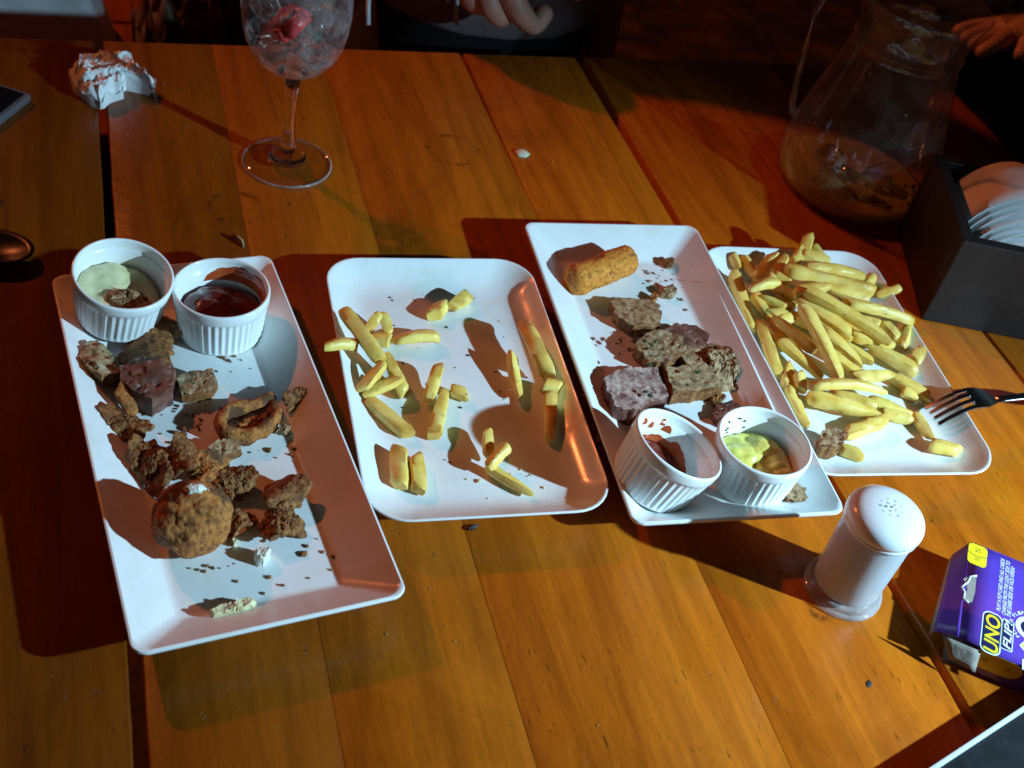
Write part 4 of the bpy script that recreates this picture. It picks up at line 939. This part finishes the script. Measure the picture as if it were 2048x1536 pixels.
n0 = fpt(1, 0, .08)
world_part('handle', *tube([n0+(endp-n0)*f+Vector((0, 0, .5*sin(pi*f))) for f in [i/10 for i in range(11)]], [.33, .33, .34, .36, .4, .46, .54, .62, .7, .72, .6], 12, flat=.35), M_steel, fk)
# spoon half in the dark at the left
s0, s1_ = at(48, 512, .5), at(-80, 478, .9)
spn = thing('spoon', (s0.x, s0.y, 0)); tag(spn, 'dark steel spoon at the left edge, beside the left platter', 'spoon')
V, F = [], []
for i in range(13):
    for j in range(13):
        x, y = (i/6-1), (j/6-1); f = max(abs(x), abs(y)); rr = hypot(x, y); k = f/rr if rr > 1e-6 else 0; X, Y = x*k, y*k
        V.append(Vector((X*3.0*(1 if X < 0 else .9), Y*1.9, .15+.75*(X*X+Y*Y))))
F = [[i*13+j, i*13+j+1, (i+1)*13+j+1, (i+1)*13+j] for i in range(12) for j in range(12)]
dd = (s0-s1_); dd.z = 0; L2 = dd.length; dd.normalize(); aa = atan2(dd.y, dd.x)
cc = s0-dd*2.0
o = world_part('bowl', [Matrix.Rotation(aa, 3, 'Z') @ v+Vector((cc.x, cc.y, 0)) for v in V], F, M_steel_dark, spn); o.modifiers.new('thick', 'SOLIDIFY').thickness = .0012
world_part('handle', *tube([cc-dd*(2.8+i*1.3)+Vector((0, 0, .9+.5*sin(i*.4))) for i in range(11)], [.35, .3, .3, .32, .36, .42, .5, .56, .6, .62, .5], 10, flat=.35), M_steel_dark, spn)

# ================================================================== seed, phone, black slab
V, F = lump([at(x, y, .15) for x, y in ((1028,302),(1036,297),(1052,300),(1061,308),(1052,314),(1036,312))], .01, .35, 2.5, .01, 1, .05, n=24, rings=6, seed=1)
tag(world_part('pale_seed', V, F, mottled('seed_skin', [(0.3, (0.62, 0.62, 0.40)), (0.7, (0.74, 0.74, 0.56))], 90, .4, .1)), 'pale oval seed lying alone on the planks in front of the back edge', 'seed')
tag(world_part('dark_splinter', *lump([at(x, y, .1) for x, y in ((455,468),(480,480),(490,486),(488,496),(470,480))], .01, .5, 3, .05, 2, .2, seed=2), M_toastb), 'brown crumb with a dark tail behind the red sauce ramekin', 'crumb')
tag(world_part('olive_splinter', *lump([at(x, y, .1) for x, y in ((925,1060),(945,1050),(962,1049),(950,1058))], .01, .25, 3, .02, 2, .2, n=20, rings=5, seed=3), M_pepper), 'dark thin splinter on the table just in front of the sparse dish', 'crumb')
tag(world_part('dark_nailhole', *lump([at(x, y, .1) for x, y in ((1732,1362),(1740,1357),(1746,1366),(1741,1374),(1733,1372))], -.02, .07, 2.5, .01, 2, .1, n=20, rings=5, seed=3), M_pepper), 'small dark stud in the plank below the salt shaker', 'nailhole')  # low dark bump added to stand for a nail hole in the wood
pc = [at(62, 186, .8), at(-30, 258, .8)]; pd = (pc[1]-pc[0]); pd.z = 0; pd.normalize(); pn = Vector((-pd.y, pd.x, 0)); 
ph = thing('phone', pc[0]-Vector((0, 0, .8))); tag(ph, 'black phone with a clear case edge at the back left edge', 'phone')
sgn = -1 if pn.x > 0 else 1
def pbox(a0, a1, b0, b1, z0, z1, bev): 
    V, F = box(a0, a1, b0, b1, z0, z1, bev); return [pc[0]+pd*v.x+pn*(sgn*v.y)+Vector((0, 0, v.z-.8)) for v in V], F
world_part('case', *pbox(0, 15.5, 0, 7.6, .01, .75, .2), M_phone_edge, ph, sharp=50)
world_part('screen', *pbox(.35, 15.15, .35, 7.25, .4, .82, .1), M_phone, ph, sharp=50)
b0, b1 = at(1866, 1536, 1.8), at(2048, 1416, 1.8); bd = (b1-b0); bd.z = 0; bd.normalize(); bn = Vector((bd.y, -bd.x, 0)); bo = b0-bd*12
sl = thing('black_tray', bo+bd*15+bn*8-Vector((0, 0, 1.8))); tag(sl, 'flat black tray with a bright pale rim at the front right corner', 'tray')
def sbox(a0, a1, c0, c1, z0, z1, bev=.1):
    V, F = box(a0, a1, c0, c1, z0, z1, bev); return [bo+bd*v.x+bn*v.y+Vector((0, 0, v.z-1.8)) for v in V], F
world_part('slab', *sbox(0, 34, .02, 18, .4, 1.72), M_slab, sl, sharp=50)
world_part('rim', *sbox(-.1, 34.1, -.12, .16, .9, 1.84, .08), M_slab_edge, sl, sharp=50)
for x in (2, 31):
    for y in (2, 15): world_part('foot', *sbox(x, x+1.5, y, y+1.5, .01, .39, .05), M_slab, sl)

# ================================================================== card game box
HB = 2.4
O = at(1918, 1275, HB); Vv = at(1941, 1086, HB)-O; Uu = at(2048, 1351, HB)-O
eV = Vv.normalized(); eU = Vector((eV.y, -eV.x, 0)); BW = 8.5; BL = 13.0
def bx_(u, v, z=HB): return O+eU*u+eV*v+Vector((0, 0, z-HB))
def uv_of(px, py, z=HB): d = at(px, py, z)-O; return d.dot(eU), d.dot(eV)
t = NT('purple_printed_card'); v = t.coord('Object')
c = t.ramp(t.noise(v, 9, 3), [(0.35, (0.075, 0.045, 0.42)), (0.6, (0.17, 0.055, 0.42))]); c = t.mix(t.ramp(t.noise(v, 120, 5), [(0.7, 0), (0.76, .6)]), c, (.55, .5, .62))
t.set(Base__Color=c, Roughness=0.3, Normal=t.bump(t.noise(v, 28, 4), .12, .002)); M_card = t.m
M_board = mottled('grey_cardboard', [(0.3, (0.22, 0.18, 0.15)), (0.7, (0.32, 0.27, 0.23))], 120, .9, .3)
M_yel = plain('yellow_print', (0.85, 0.62, 0.02), .35); M_ink = plain('black_ink', (0.01, 0.01, 0.015), .4); M_wht = plain('white_print', (0.78, 0.82, 0.86), .4); M_navy = plain('navy_print', (0.015, 0.012, 0.07), .4)
gb = thing('card_game_box', bx_(BL/2, BW/2, 0)); tag(gb, 'purple card game box with a torn open end at the right edge', 'box')
def quad_panel(name, P, m, parent=gb, n=8, wob=.0, thick=.05, seed=0):
    V, F = [], []
    for i in range(n+1):
        for j in range(n+1):
            s, q = i/n, j/n; p = (P[0]*(1-s)+P[1]*s)*(1-q)+(P[3]*(1-s)+P[2]*s)*q
            p = p+Vector((0, 0, 1))*wob*noise.noise(Vector((s*3+seed, q*3, seed)))*4*min(s, .25)*min(1, 4*(1-s)) ; V.append(p)
    for i in range(n):
        for j in range(n): F.append([i*(n+1)+j, i*(n+1)+j+1, (i+1)*(n+1)+j+1, (i+1)*(n+1)+j])
    o = world_part(name, V, F, m, parent); md = o.modifiers.new('thick', 'SOLIDIFY'); md.thickness = thick*CM; md.offset = 0; return o
quad_panel('top_panel', [bx_(0, 0, HB-.03), bx_(BL, 0, HB-.03), bx_(BL, BW, HB-.03), bx_(0, BW, HB-.03)], M_card)
quad_panel('bottom_panel', [bx_(0, 0, .06), bx_(BL, 0, .06), bx_(BL, BW, .06), bx_(0, BW, .06)], M_board)
quad_panel('front_panel', [bx_(1.2, -.02, .08), bx_(BL, -.02, .08), bx_(BL, -.02), bx_(1.2, -.02)], M_card)
quad_panel('back_panel', [bx_(.1, BW+.02, .08), bx_(BL, BW+.02, .08), bx_(BL, BW+.02), bx_(.1, BW+.02)], M_card)
quad_panel('end_panel', [bx_(BL+.02, 0, .08), bx_(BL+.02, BW, .08), bx_(BL+.02, BW), bx_(BL+.02, 0)], M_card)
# opening flap folded down over the open end, with a torn hanging slot
f0, f1 = at(1868, 1262, 1.45), at(1907, 1108, 1.45)
fl_ = quad_panel('opening_flap', [bx_(0, .05, HB-.03), f0, f1, bx_(0, BW-.05, HB-.03)], M_card, wob=.04)
quad_panel('flap_lining', [f0+Vector((0, 0, -.07)), f0*1+(f0-bx_(0, .05, HB))*.06+Vector((0, 0, -.55)), f1+(f1-bx_(0, BW, HB))*.06+Vector((0, 0, -.55)), f1+Vector((0, 0, -.07))], M_board)
quad_panel('dust_flap', [at(1884, 1270, 2.15), at(1962, 1303, 2.25), at(1950, 1345, 1.1), at(1897, 1317, 1.1)], M_board, n=4)
sl_pts = [uv_of(*q) for q in ((1926,1158),(1940,1152),(1953,1152),(1950,1185),(1944,1205),(1932,1202),(1928,1190),(1935,1180),(1934,1168))]
V = [bx_(a, b, HB+.012) for a, b in sl_pts]+[bx_(a, b, HB-.03) for a, b in sl_pts]; n = len(sl_pts)
world_part('torn_slot', V, [list(range(n)), list(range(n, 2*n))]+[[i, (i+1) % n, n+(i+1) % n, n+i] for i in range(n)], M_board, gb, sm=False)
def torn_edge(pts):
    return join(*[tube([bx_(*uv_of(*a), HB+.03), bx_(*uv_of(*b), HB+.03)], .06, 6) for a, b in zip(pts, pts[1:])])
world_part('torn_paper_edge', *torn_edge([(1953,1152),(1941,1153),(1935,1165),(1923,1174),(1929,1184),(1927,1198),(1937,1206)]), M_wht, gb)
# printing
def text_mesh(s, size, m, name, origin, ex, ey, dz, depth=.012, bold=0.0, shear=.25, space=1.0):
    cu = bpy.data.curves.new(name, 'FONT'); cu.body = s; cu.size = 1; cu.shear = shear; cu.offset = bold; cu.extrude = .001; cu.space_character = space; cu.align_x = 'LEFT'; cu.align_y = 'BOTTOM'; cu.resolution_u = 4
    ob = bpy.data.objects.new(name, cu); col.objects.link(ob); dg = bpy.context.evaluated_depsgraph_get(); dg.update()
    me = bpy.data.meshes.new_from_object(ob.evaluated_get(dg)); bpy.data.objects.remove(ob)
    xs = [v.co.x for v in me.vertices]; ys = [v.co.y for v in me.vertices]; w, h = max(xs)-min(xs), max(ys)-min(ys); x0, y0 = min(xs), min(ys)
    V = [origin+ex*((v.co.x-x0)/w*size[0])+ey*((v.co.y-y0)/h*size[1])+Vector((0, 0, dz+(depth if v.co.z > 0 else 0))) for v in me.vertices]
    F = [list(p.vertices) for p in me.polygons]; bpy.data.meshes.remove(me)
    return world_part(name, V, F, m, gb, sm=False)
def flat_poly(name, uvs, m, dz, th=.012):
    n = len(uvs); V = [bx_(a, b, HB+dz+th) for a, b in uvs]+[bx_(a, b, HB+dz) for a, b in uvs]
    return world_part(name, V, [list(range(n)), list(range(n, 2*n))]+[[i, (i+1) % n, n+(i+1) % n, n+i] for i in range(n)], m, gb, sm=False)
def rr_uv(u0, u1, v0, v1, r, n=5):
    return [((u0+u1)/2+x, (v0+v1)/2+y) for x, y in rrect((u1-u0)/2, (v1-v0)/2, r, n)]
def c4(x, y): return (1860+x/4.654, 1070+y/4.654)          # reading grid of the box detail
A_, B_ = uv_of(*c4(505, 1105)), uv_of(*c4(640, 735))
u0, v0 = uv_of(*c4(520, 1110)); u1, v1 = uv_of(*c4(630, 735))
lu = min(uv_of(*c4(490, 900))[0], uv_of(*c4(500, 900))[0]); ru = uv_of(*c4(655, 900))[0]; lv = uv_of(*c4(570, 1100))[1]; hv = uv_of(*c4(570, 735))[1]
logo_v0, logo_len, logo_u, logo_h = lv, hv-lv, ru, ru-lu
flat_poly('logo_backing', rr_uv(lu-.10, ru+.10, lv-.12, hv+.16, .5), M_wht, .004)
flat_poly('logo_outline', rr_uv(lu-.02, ru+.02, lv-.02, hv+.06, .42), M_navy, .018)
text_mesh('UNO', (logo_len*.96, logo_h*.86), M_yel, 'logo_letters', bx_(logo_u-.05, logo_v0+.04), eV, -eU, .032, bold=.02, shear=.15)
fu0, fu1 = uv_of(*c4(672, 930))[0], uv_of(*c4(762, 930))[0]; fv0, fv1 = uv_of(*c4(715, 1070))[1], uv_of(*c4(715, 800))[1]
flat_poly('logo_plate', rr_uv(fu0-.06, fu1+.10, fv0-.06, fv1+.10, .12), M_wht, .004)
flat_poly('logo_plate_inner', rr_uv(fu0, fu1+.04, fv0, fv1+.04, .08), M_navy, .018)
text_mesh('FLIP!', (fv1-fv0, (fu1-fu0)*.85), M_wht, 'logo_letters', bx_(fu1-.02, fv0+.05), eV, -eU, .032, bold=.015)
for s, xb, y0, y1 in (('PLAY A FLIP CARD AND ALL CARDS', 640, 700, 245), ('CHANGE FROM THE LIGHT SIDE TO', 690, 735, 268), ('THE DARK SIDE OR VICE-VERSA!', 735, 755, 322)):
    uu = uv_of(*c4(xb+35, (y0+y1)/2))[0]; a, b = uv_of(*c4(xb-20, y0))[1], uv_of(*c4(xb+95, y1))[1]
    text_mesh(s, (b-a, .27), M_wht, 'small_print', bx_(uu, a), eV, -eU, .006, bold=.012)
# round badge, card picture and white panel running out of the picture at the right
cu_, cv_ = uv_of(*c4(935, 880))
flat_poly('round_badge', [(cu_+.95*cos(i*pi/16), cv_+.95*sin(i*pi/16)) for i in range(32)], M_wht, .004)
flat_poly('round_badge_centre', [(cu_+.62*cos(i*pi/16), cv_+.62*sin(i*pi/16)) for i in range(32)], M_navy, .018)
ring = 'PLAY A FLIP CARD'
for i, ch in enumerate(ring):
    if ch == ' ': continue
    a = radians(232-i*11.5); d = Vector((cos(a), sin(a))); er = eU*d.x+eV*d.y; et = eU*d.y-eV*d.x
    text_mesh(ch, (.17, .24), M_wht, 'badge_letter', bx_(cu_, cv_)+er*1.12-et*.08, et, er, .006, bold=.012, shear=0)
q = [uv_of(*c4(*p)) for p in ((830,1025),(880,985),(930,1030),(885,1095))]; flat_poly('card_picture', q, M_wht, .004)
flat_poly('card_picture_centre', [((a-sum(p[0] for p in q)/4)*.5+sum(p[0] for p in q)/4, (b-sum(p[1] for p in q)/4)*.5+sum(p[1] for p in q)/4) for a, b in q], M_yel, .018)
q = [uv_of(*c4(*p)) for p in ((858,1160),(930,1130),(940,1290),(858,1250))]; flat_poly('white_print_panel', q, M_wht, .004)
# yellow age tab printed over the back edge and on the front side
a = uv_of(*c4(355, 215)); b = uv_of(*c4(535, 95))
yv0, yv1 = uv_of(*c4(430, 282))[1], uv_of(*c4(460, 80))[1]; yu0, yu1 = uv_of(*c4(348, 200))[0], uv_of(*c4(532, 200))[0]
flat_poly('yellow_tab', rr_uv(yu0, yu1, yv0, BW-.03, .32), M_yel, .004)
def arrows(uc, vc, s, z=HB+.018, plane=None):
    P = plane or (lambda du, dv: bx_(uc+du, vc+dv, z))
    out = []
    for dv in (-.09, .09):
        sg = 1 if dv > 0 else -1
        pts = [(-.30, -.02), (.08, -.02), (.08, -.09), (.26, 0), (.08, .09), (.08, .02), (-.30, .02)]
        out.append(([P(sg*x*s, dv*s*1.5+y*s) for x, y in pts], [list(range(7))]))
    return join(*out)
ym = (yv0+BW)/2
for vc, sz in ((yv0+(BW-yv0)*.30, .62), (yv0+(BW-yv0)*.72, .78)): world_part('arrow_mark', *arrows((yu0+yu1)/2, vc, sz), M_ink, gb, sm=False)
arcp = [bx_(yu0+(yu1-yu0)*s, yv0+(BW-yv0)*(.52-.10*sin(pi*s)), HB+.02) for s in [i/10 for i in range(11)]]
world_part('tab_line', *tube(arcp, .018, 5), M_ink, gb)
fu = uv_of(*c4(420, 1220), .9*HB)[0]
def side(u, zz): return bx_(u, -.065, zz)
su0, su1 = 1.35, 4.3
pts = [(su0, HB-.15), (su0, .75), (su1-.8, .75)]+[(su1-.8+.8*sin(i*pi/10), 1.5-.75*cos(i*pi/10)) for i in range(1, 11)]
n = len(pts); V = [side(a, b) for a, b in pts]+[side(a, b)+eV*.012 for a, b in pts]
world_part('side_yellow_tab', V, [list(range(n)), list(range(n, 2*n))]+[[i, (i+1) % n, n+(i+1) % n, n+i] for i in range(n)], M_yel, gb, sm=False)
for uc, sz in ((2.0, .8), (3.45, .65)): world_part('arrow_mark', *arrows(0, 0, sz, plane=lambda du, dv, uc=uc: bx_(uc+du, -.080, 1.55+dv)), M_ink, gb, sm=False)

# ================================================================== people and things beyond the table edge
def skinned(name, pts, edges, m, parent=None, root=0, sub=2):
    """one continuous surface grown round a skeleton: pts = [(x, y, z, rx, ry)]"""
    me = bpy.data.meshes.new(name); me.from_pydata([Vector(p[:3])*CM for p in pts], edges, [])
    o = bpy.data.objects.new(name, me); col.objects.link(o)
    sk = o.modifiers.new('skin', 'SKIN'); sk.use_smooth_shade = True
    lay = me.skin_vertices[0] if me.skin_vertices else None
    if lay is None: bpy.context.view_layer.objects.active = o; lay = me.skin_vertices.new() if hasattr(me.skin_vertices, 'new') else me.skin_vertices[0]
    for k, p in enumerate(pts): lay.data[k].radius = (p[3]*CM, (p[4] if len(p) > 4 else p[3])*CM); lay.data[k].use_root = (k == root)
    su = o.modifiers.new('sub', 'SUBSURF'); su.levels = sub; su.render_levels = sub
    dg = bpy.context.evaluated_depsgraph_get(); dg.update(); me2 = bpy.data.meshes.new_from_object(o.evaluated_get(dg)); bpy.data.objects.remove(o)
    setmat(me2, m) if not me2.materials else None
    me2.materials.clear(); me2.materials.append(m); smooth(me2)
    return link(name, me2, parent)
M_skin = NT('skin'); v = M_skin.coord('Object')
M_skin.set(Base__Color=M_skin.ramp(M_skin.noise(v, 30, 4), [(0.3, (0.42, 0.21, 0.15)), (0.7, (0.58, 0.33, 0.25))]), Roughness=0.5, Subsurface__Weight=0.15, Subsurface__Radius=(.01, .004, .002), Normal=M_skin.bump(M_skin.noise(v, 260, 3), .2, .0006)); M_skin = M_skin.m
def cloth(name, c): 
    t = NT(name); v = t.coord('Object'); t.set(Base__Color=t.mix(t.noise(v, 8, 4), tuple(x*.8 for x in c), c), Roughness=.9, Normal=t.bump(t.noise(v, 500, 2), .3, .0006, t.bump(t.noise(v, 12, 3), .5, .02))); return t.m
M_grey = cloth('grey_jersey', (.36, .27, .27)); M_dark = cloth('black_trousers', (.012, .012, .014)); M_slate = cloth('slate_jersey', (.07, .07, .085))
def finger(path, r):
    return path, r
def person(name, base, shirt, label, hand, fist, mirror=1, trouser=M_dark, hem=-8):
    """seated figure facing the table (towards -y); base = middle of the belly front at table height; hand = wrist position"""
    bx, by = base; C = Vector((bx, by+13.6, 0)); s = mirror
    P, E = [], []
    def add(x, y, z, rx, ry=None, link_=None):
        P.append((x, y, z, rx, ry or rx)); i = len(P)-1
        if link_ is not None: E.append((link_, i))
        return i
    pel = add(C.x, C.y+2, -26, 12, 12); bel = add(C.x, C.y, -10, 11.5, 11.5, pel); ch = add(C.x, C.y+3, 12, 15, 10, bel); shd = add(C.x, C.y+5, 26, 12, 8.5, ch)
    nk = add(C.x, C.y+3, 36, 5.5, 5.5, shd); hd = add(C.x, C.y, 44, 7.2, 8.4, nk); hd2 = add(C.x, C.y, 53, 7.6, 9, hd); add(C.x, C.y+1, 58, 5, 6, hd2)
    for q in (-1, 1):
        hip = add(C.x+q*9, C.y-2, -29, 9, 8, pel); kn = add(C.x+q*13, C.y-38, -28, 6.5, 6.5, hip); an = add(C.x+q*13, C.y-34, -68, 4, 4, kn); add(C.x+q*13, C.y-46, -71.5, 3.6, 2.4, an)
    # resting arm and the visible arm
    for q in (-1, 1):
        sh_ = add(C.x+q*18, C.y+5, 24, 6, 6, shd)
        if q*s > 0:
            el = add(C.x+q*25, C.y+4, 6, 4.6, 4.6, sh_); wr = add(*hand, 2.7, 3.1, el)
        else:
            el = add(C.x+q*20, C.y+14, 2, 4.4, 4.4, sh_); wr2 = add(C.x+q*17, C.y+2, -17, 2.8, 3, el); add(C.x+q*15, C.y-6, -17, 3.4, 2.2, wr2)
    if fist:
        pm = add(*fist['palm'], 3.3, 2.3, wr)
        for pth, r in fist['fingers']:
            prev = pm
            for k, p in enumerate(pth): prev = add(*p, r*(1-.08*k), r*(1-.08*k), prev)
    root = thing(name, (C.x, C.y, -74)); tag(root, label, 'person')
    b = skinned('body', P, E, M_skin, None, root=pel); b.parent = root; b.location = -root.location
    sp_ = [P[bel], P[ch], P[shd]]
    # shirt: torso shell with sleeves, ending in a hem over the lap
    SP = [(C.x, C.y, hem+3, 15.6, 15.6), (C.x, C.y, hem+8, 15.4, 15.4), (C.x, C.y+3, 12, 16.2, 11.4), (C.x, C.y+5, 25, 13.3, 9.8), (C.x, C.y+4, 32, 7, 6.5)]
    SE = [(0, 1), (1, 2), (2, 3), (3, 4)]
    for q in (-1, 1):
        k = len(SP); SP.append((C.x+q*18.5, C.y+5, 24, 7.2, 7.2)); SE.append((3, k)); SP.append((C.x+25*q, C.y+4, 6, 5.9, 5.9) if q*s > 0 else (C.x+20*q, C.y+14, 2, 5.7, 5.7)); SE.append((k, k+1))
    sh2 = skinned('shirt', SP, SE, shirt, None); sh2.parent = root; sh2.location = -root.location
    TP = [(C.x, C.y+2, -26, 14.5, 14.5), (C.x, C.y+.3, -14, 14.8, 14.8), (C.x, C.y, -2, 14.4, 14.4), (C.x, C.y+1, 8, 13, 13)]; TE = [(0, 1), (1, 2), (2, 3)]
    for q in (-1, 1):
        k = len(TP); TP += [(C.x+q*9, C.y-2, -28, 10.4, 9.4), (C.x+q*13, C.y-37, -27, 8.4, 8.2), (C.x+q*13, C.y-35, -46, 7.4, 7.4), (C.x+q*13, C.y-34, -62, 6.6, 6.6)]; TE += [(0, k), (k, k+1), (k+1, k+2), (k+2, k+3)]
    tr = skinned('trousers', TP, TE, trouser, None); tr.parent = root; tr.location = -root.location
    # hair and simple face
    hair = cloth('dark_hair', (.02, .014, .01))
    V, F = lathe([(9.2, -4), (9.4, 0), (8.8, 4.5), (6.5, 8.2), (3, 9.9), (.2, 10.2)], 28); hr = part('hair', V, F, hair); hr.parent = root; hr.location = (Vector((C.x, C.y+1.6, 52))*CM)-root.location; hr.scale = (.92, 1.02, .9)
    for q in (-1, 1):
        V, F = lathe([(.2, -.9), (.8, -.5), (1, 0), (.8, .5), (.2, .9)], 12); e = part('eye', V, F, M_wht); e.parent = root; e.location = (Vector((C.x+q*3, C.y-8.2, 50))*CM)-root.location
    V, F = lump([Vector((1.5*cos(a), 1.6*sin(a))) for a in [i*pi/6 for i in range(12)]], -1.2, 2.2, 2, .02, 1, 0); ns = part('nose', V, F, M_skin); ns.parent = root; ns.location = (Vector((C.x, C.y-8.8, 48))*CM)-root.location
    return root
h0 = at(1062, 84, 2.0)        # lowest knuckle of the visible fist
fx, fy, fz = h0.x, h0.y+1.2, h0.z-.2
fist = {'palm': (fx-3.6, fy+3.0, fz+6.8), 'fingers': [
    ([(fx-7.4, fy+2.0, fz+5.6), (fx-6.6, fy+.8, fz+3.4), (fx-5.0, fy+1.2, fz+2.4), (fx-3.9, fy+2.0, fz+3.0)], 1.45),
    ([(fx-5.8, fy+.9, fz+6.2), (fx-4.6, fy-.5, fz+3.2), (fx-2.9, fy+.0, fz+1.7), (fx-1.9, fy+1.2, fz+2.6)], 1.25),
    ([(fx-4.0, fy+.4, fz+7.0), (fx-2.0, fy-1.0, fz+3.4), (fx+.2, fy-.6, fz+1.4), (fx+1.8, fy+.7, fz+3.2)], 1.4),
    ([(fx-1.6, fy+.9, fz+8.0), (fx+1.2, fy-.2, fz+5.0), (fx+2.8, fy+.9, fz+5.6)], 1.3),
    ([(fx+.3, fy+3.0, fz+6.4), (fx+3.6, fy+2.4, fz+4.6), (fx+6.0, fy+2.0, fz+3.9)], 1.15)]}
p1 = person('person', (42.5, 111.5), M_grey, 'person in light grey shirt and black trousers with a curled hand at the edge', (fx-5.5, fy+4.5, fz+11), fist, mirror=-1, hem=-9)
for px in (736, 912):
    p = at(px, 50, -1.0); world_part('drawstring', *tube([p+Vector((.1, 1.5, 3.4)), p+Vector((0, .8, 1.6)), p], [.22, .24, .27], 8), M_wht, p1)
p2 = at(2085, 30, 6)
person('person', (113, 102), M_slate, 'person in a dark shirt at the right with a warmly lit bare arm', (p2.x+4, p2.y+2, 6), {'palm': (p2.x-3, p2.y-2, 5), 'fingers': [([(p2.x-8, p2.y-4+k*1.6, 4.4-.2*k), (p2.x-11, p2.y-5+k*1.7, 3.2)], .95) for k in range(4)]+[([(p2.x-5, p2.y-5, 5), (p2.x-7, p2.y-7, 4)], 1.0)]}, mirror=-1)
# white folded cloth and brown bag on the bench beyond the left corner
pw = at(85, 4, -22)
def fold(dx0, dx1, dy0, dy1, z0, h, seed):
    V, F = [], []; n = 24
    for i in range(n+1):
        for j in range(n+1):
            x = dx0+(dx1-dx0)*i/n; y = dy0+(dy1-dy0)*j/n; V.append(Vector((pw.x+x, pw.y+y, z0+h*(.9+.07*noise.noise(Vector((x*.25+seed, y*.1, 0))))*min(1, 6*min(i/n, 1-i/n), 6*min(j/n, 1-j/n))+.05)))
    for i in range(n):
        for j in range(n): F.append([i*(n+1)+j, i*(n+1)+j+1, (i+1)*(n+1)+j+1, (i+1)*(n+1)+j])
    return V, F
tag(world_part('folded_cloth', *fold(-12, 9, -1, 12, -31.9, 12, 1), M_paper), 'white folded cloth on the bench beyond the back left corner', 'cloth')
pb = at(395, 45, -26)
M_bag = mottled('mottled_brown_leather', [(0.35, (.02, .012, .01)), (.55, (.11, .06, .04)), (.75, (.34, .17, .08))], 22, .55, .4, 60)
V, F = lump([Vector((pb.x+9*cos(a), pb.y+8*sin(a))) for a in [i*pi/8 for i in range(16)]], -31.95, 15, 2.4, .6, .2, .3, seed=4)
tag(world_part('leather_bag', V, F, M_bag), 'mottled brown bag on the bench behind the wine glass', 'bag')
